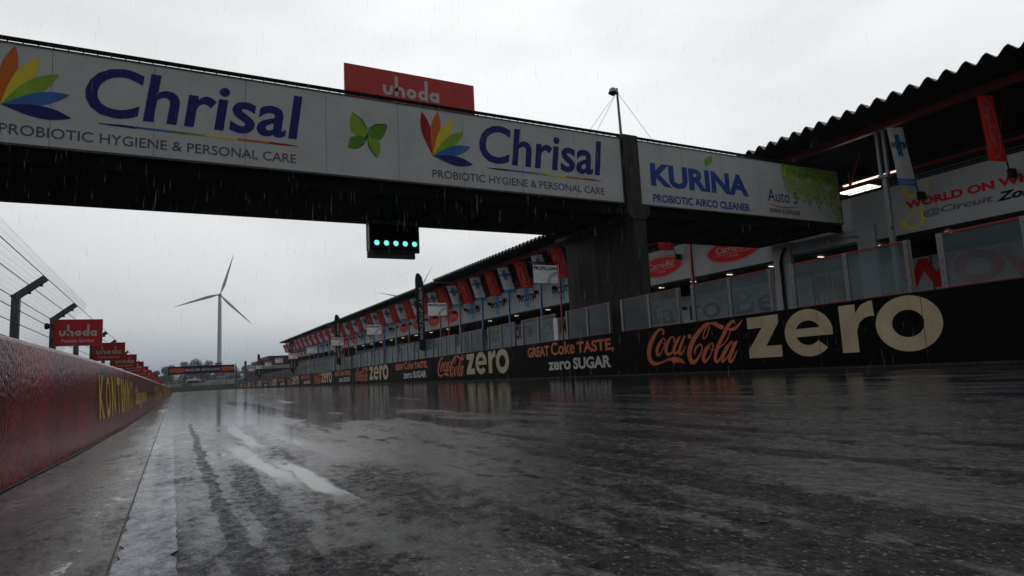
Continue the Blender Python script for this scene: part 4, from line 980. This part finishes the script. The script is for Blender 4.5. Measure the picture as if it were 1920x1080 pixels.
t = thing('marshal_hut', (2.5, 322, zg), 'small dark hut under the far trees beneath the gantry', 'hut')
mb = MB(); mb.box(.5, 5, 322, 325, zg - .2, zg + 2.4, 'dark_steel'); part(mb, 'wall', t); mb = MB(); mb.hexa([(-.6, 321.4, zg + 2.4), (6.2, 321.4, zg + 2.4), (6.2, 325.6, zg + 2.4), (-.6, 325.6, zg + 2.4), (.6, 322.6, zg + 3.1), (5, 322.6, zg + 3.1), (5, 324.4, zg + 3.1), (.6, 324.4, zg + 3.1)], 'roof_sheet'); part(mb, 'roof', t)

# ================================================================== trees
def tree(name, x, y, z, h, r, n, ls, m, label, group=None, seed=0, trunk=.25, lobes=7, sparse=1.):
    rr = random.Random(seed); t = thing(name, (x, y, z), label, 'tree', group)
    mb = MB(); tr = h * .03 + .04
    mb.tube([(x, y, z - .2), (x + .02 * h, y, z + h * .3), (x - .01 * h, y, z + h * .85)], [tr * 1.3, tr, tr * .3], 'bark', 7)
    L = []
    for i in range(lobes):
        a = rr.uniform(0, 2 * pi); q = rr.uniform(.15, .75); zz = rr.uniform(trunk + .1, .86)
        c = V((x + r * q * cos(a), y + r * q * sin(a) * .8, z + h * zz)); L.append((c, r * rr.uniform(.28, .5)))
        mb.tube([(x, y, z + h * trunk * rr.uniform(.8, 1.6)), (x + (c.x - x) * .5, y + (c.y - y) * .5, z + h * (trunk + zz) / 2), c], [tr * .5, tr * .3, tr * .1], 'bark', 5, cap=False)
    L.append((V((x, y, z + h * .88)), r * .32))
    part(mb, 'trunk', t); mb = MB(); vs = []; fs = []
    for i in range(n):
        c, q = L[i % len(L)]
        d = V((rr.gauss(0, 1), rr.gauss(0, 1), rr.gauss(0, .8))).normalized() * q * (rr.random() ** .4) * sparse
        p = c + d; u = V((rr.gauss(0, 1), rr.gauss(0, 1), rr.gauss(0, 1))).normalized(); w = u.orthogonal().normalized(); s_ = ls * rr.uniform(.5, 1.3); b = len(vs)
        vs += [p - u * s_, p + w * s_ * .5, p + u * s_, p - w * s_ * .5]; fs.append((b, b + 1, b + 2, b + 3))
    mb.add(vs, fs, m); part(mb, 'crown', t)
tree('deciduous_tree', -12.6, 38, -.6, 5.6, 1.7, 5200, .085, 'foliage_near', 'dark bushy tree behind the catch fence at the left edge', seed=3, lobes=12, sparse=1.15)
tree('roadside_bush', -4.35, 19, -.3, 2.05, .55, 700, .05, 'foliage_near', 'low dark bush just above the red wall between the first two fence posts', seed=4, lobes=6)
tree('roadside_bush', -5.5, 30, -.45, 2.15, .6, 500, .06, 'foliage_near', 'small dark bush behind the red wall below the first red board', seed=8, lobes=6)
rr = random.Random(11)
far = [(-12, 640, 12.5, 9), (-2, 660, 15.5, 11), (8, 650, 16.5, 12), (18, 645, 15, 11), (27, 670, 10, 8), (-24, 650, 9, 8), (38, 640, 7, 9), (52, 640, 10, 9), (64, 650, 12, 9), (76, 640, 13.5, 10), (90, 655, 14, 10), (104, 640, 15, 11), (118, 650, 14, 10)]
for i, (x, y, h, r) in enumerate(far):
    lab = ['bluish far tree at the left of the clump under the gantry', 'tall far tree in the clump under the gantry, second from its left', 'tallest far tree in the middle of the clump under the gantry', 'right-hand round tree of the clump under the gantry'][i] if i < 4 else 'one of the low hazy trees on the horizon beside the clump under the gantry'
    tree('far_tree', x, y, zg, h * 1.25, r * 1.1, 1700, .85, 'foliage_far', lab, 'far trees on the horizon', seed=20 + i, lobes=8, trunk=.1)
for i, (x, y, h, r) in enumerate([(60, 330, 14.5, 6), (68, 338, 15.5, 6), (76, 330, 16.5, 7), (84, 340, 17, 7), (92, 333, 17.5, 7), (52, 335, 12.5, 6), (45, 333, 10.5, 5)]):
    tree('pine_tree', x, y, zg, h, r, 1300, .5, 'foliage_far', 'one of the dark trees rising behind the stepped grey building', 'dark trees behind the stepped building', seed=50 + i, lobes=9, trunk=.1)
# distant wooded rise closing the horizon
mb = MB(); vs = []; fs = []; rr = random.Random(2); N = 220
for i in range(N + 1):
    x = -900 + 2400 * i / N; vs += [(x, 1500, -6), (x, 1500, 5 + 4 * sin(i * .21) + 2.5 * sin(i * .73) + rr.uniform(-1.5, 1.5)), (x, 1640, -6)]
for i in range(N): a = 3 * i; fs += [(a, a + 3, a + 4, a + 1), (a + 1, a + 4, a + 5, a + 2)]
mb.add(vs, fs, 'foliage_far'); o = mb.build('hills'); o['kind'] = 'structure'

# ================================================================== rain
mb = MB(); rr = random.Random(9); vs = []; fs = []
for i in range(5200):  # needles: falling drops drawn out to the length of exposure streaks
    y = 3.5 + 18 * rr.random() ** .75; x = rr.uniform(-1.2 - .3 * y, 1.6 + 1.45 * y); z = rr.uniform(-.1, .9 + .72 * math.hypot(x, y))
    L_ = rr.uniform(.06, .16) * (1 + y * .04); r = rr.uniform(.0007, .0012) * (1 + y * .05); dx = L_ * .03
    b = len(vs); vs += [(x, y, z), (x - r, y, z + L_ * .3), (x + r * .5, y - r, z + L_ * .3), (x + r * .5, y + r, z + L_ * .3), (x + dx, y, z + L_)]
    fs += [(b, b + 2, b + 1), (b, b + 3, b + 2), (b, b + 1, b + 3), (b + 4, b + 1, b + 2), (b + 4, b + 2, b + 3), (b + 4, b + 3, b + 1)]
for i in range(3000):            # splashes thrown up where the drops land
    y = .9 + 9 * rr.random() ** 1.6; x = rr.uniform(-.1, .5 + 1.3 * y); z = G(y) + .006; s_ = rr.uniform(.0009, .0022) * (.7 + y * .2)
    b = len(vs); vs += [(x - s_, y, z), (x + s_, y, z), (x, y + s_, z), (x + s_ * rr.uniform(-1, 1), y, z + s_ * rr.uniform(.5, 1.3))]
    fs += [(b, b + 1, b + 3), (b + 1, b + 2, b + 3), (b + 2, b, b + 3)]
mb.add(vs, fs, 'rain_streak_splash'); o = mb.build('rain'); o['kind'] = 'stuff'

# ================================================================== haze
HZ = 0.00014
if HZ:
    m = bpy.data.materials.new('haze'); m.use_nodes = True; nt = m.node_tree; nt.nodes.clear()
    out = nt.nodes.new('ShaderNodeOutputMaterial'); pv = nt.nodes.new('ShaderNodeVolumePrincipled')
    pv.inputs['Color'].default_value = (.80, .87, .95, 1); pv.inputs['Density'].default_value = HZ; pv.inputs['Anisotropy'].default_value = .2
    nt.links.new(pv.outputs[0], out.inputs['Volume']); MATS['haze'] = m
    mb = MB(); mb.box(-1300, 1700, -70, 1700, -8, 245, 'haze'); o = mb.build('haze'); o['kind'] = 'stuff'; o.display_type = 'WIRE'
    sc.cycles.volume_bounces = 1; sc.cycles.volume_max_steps = 64

# ================================================================== sky and sun
w = bpy.data.worlds.new('World'); sc.world = w; w.use_nodes = True; nt = w.node_tree; nt.nodes.clear(); L = nt.links
out = nt.nodes.new('ShaderNodeOutputWorld'); bg = nt.nodes.new('ShaderNodeBackground'); bg2 = nt.nodes.new('ShaderNodeBackground'); ad = nt.nodes.new('ShaderNodeAddShader')
sky = nt.nodes.new('ShaderNodeTexSky'); sky.sky_type = 'NISHITA'; sky.sun_disc = False; sky.sun_elevation = R_(48); sky.sun_rotation = R_(28); sky.air_density = 2; sky.dust_density = 4
hs = nt.nodes.new('ShaderNodeHueSaturation'); hs.inputs['Saturation'].default_value = .25; L.new(sky.outputs[0], hs.inputs['Color']); L.new(hs.outputs[0], bg2.inputs[0]); bg2.inputs[1].default_value = .006
tc = nt.nodes.new('ShaderNodeTexCoord'); nrm = nt.nodes.new('ShaderNodeVectorMath'); nrm.operation = 'NORMALIZE'; L.new(tc.outputs['Generated'], nrm.inputs[0])
sep = nt.nodes.new('ShaderNodeSeparateXYZ'); L.new(nrm.outputs[0], sep.inputs[0])
def mr(src, a, b, c, d, smooth=False):
    n = nt.nodes.new('ShaderNodeMapRange'); n.inputs[1].default_value = a; n.inputs[2].default_value = b; n.inputs[3].default_value = c; n.inputs[4].default_value = d
    if smooth: n.interpolation_type = 'SMOOTHSTEP'
    L.new(src, n.inputs[0]); return n.outputs[0]
def mth(op, a, b):
    n = nt.nodes.new('ShaderNodeMath'); n.operation = op
    for i, s in enumerate((a, b)):
        if isinstance(s, (int, float)): n.inputs[i].default_value = s
        else: L.new(s, n.inputs[i])
    return n.outputs[0]
dt = nt.nodes.new('ShaderNodeVectorMath'); dt.operation = 'DOT_PRODUCT'; L.new(nrm.outputs[0], dt.inputs[0]); d0 = V((.34, .74, .52)).normalized(); dt.inputs[1].default_value = tuple(d0)
front = mr(dt.outputs['Value'], -.25, .68, .265, 1.0, True)             # bright side of the overcast lies beyond the pits
elev = mr(sep.outputs[2], -.03, .105, .0, 1.0, True)
high = mr(sep.outputs[2], .08, .34, .82, 1.0, True)
base = mth('MULTIPLY', mth('ADD', mth('MULTIPLY', elev, .66), .34), high)
mp = nt.nodes.new('ShaderNodeMapping'); mp.inputs['Scale'].default_value = (1, 1, 2.6); L.new(nrm.outputs[0], mp.inputs[0])
cn = nt.nodes.new('ShaderNodeTexNoise'); cn.inputs['Scale'].default_value = 3.1; cn.inputs['Detail'].default_value = 5; cn.inputs['Roughness'].default_value = .45; L.new(mp.outputs[0], cn.inputs[0])
cl = mr(cn.outputs['Fac'], .33, .62, .84, .97, True)
side = mr(sep.outputs[0], -.55, .45, .87, .975, True)
val = mth('MULTIPLY', mth('MULTIPLY', front, base), mth('MULTIPLY', cl, side))
col = nt.nodes.new('ShaderNodeMix'); col.data_type = 'RGBA'; L.new(elev, col.inputs[0]); col.inputs[6].default_value = (.70, .84, 1.0, 1); col.inputs[7].default_value = (.965, .985, 1.0, 1)
L.new(col.outputs[2], bg.inputs[0]); L.new(mth('MULTIPLY', val, 0.99), bg.inputs[1])
L.new(bg.outputs[0], ad.inputs[0]); L.new(bg2.outputs[0], ad.inputs[1]); L.new(ad.outputs[0], out.inputs[0])
s = bpy.data.lights.new('sun', 'SUN'); s.energy = .5; s.angle = R_(25); s.color = (1, .97, .93); so = bpy.data.objects.new('sun', s); COL.objects.link(so)
so.rotation_euler = (R_(-42), 0, R_(-28))   # light falls from ahead and slightly right
d = V((sin(R_(28)) * cos(R_(48)), cos(R_(28)) * cos(R_(48)), sin(R_(48)))); so.rotation_euler = (-d).to_track_quat('-Z', 'Y').to_euler()
vs_ = sc.view_settings; vs_.view_transform = 'Standard'; vs_.look = 'None'; vs_.exposure = 0; vs_.gamma = 1
sc.cycles.max_bounces = 6; sc.cycles.transparent_max_bounces = 16; sc.cycles.use_denoising = True
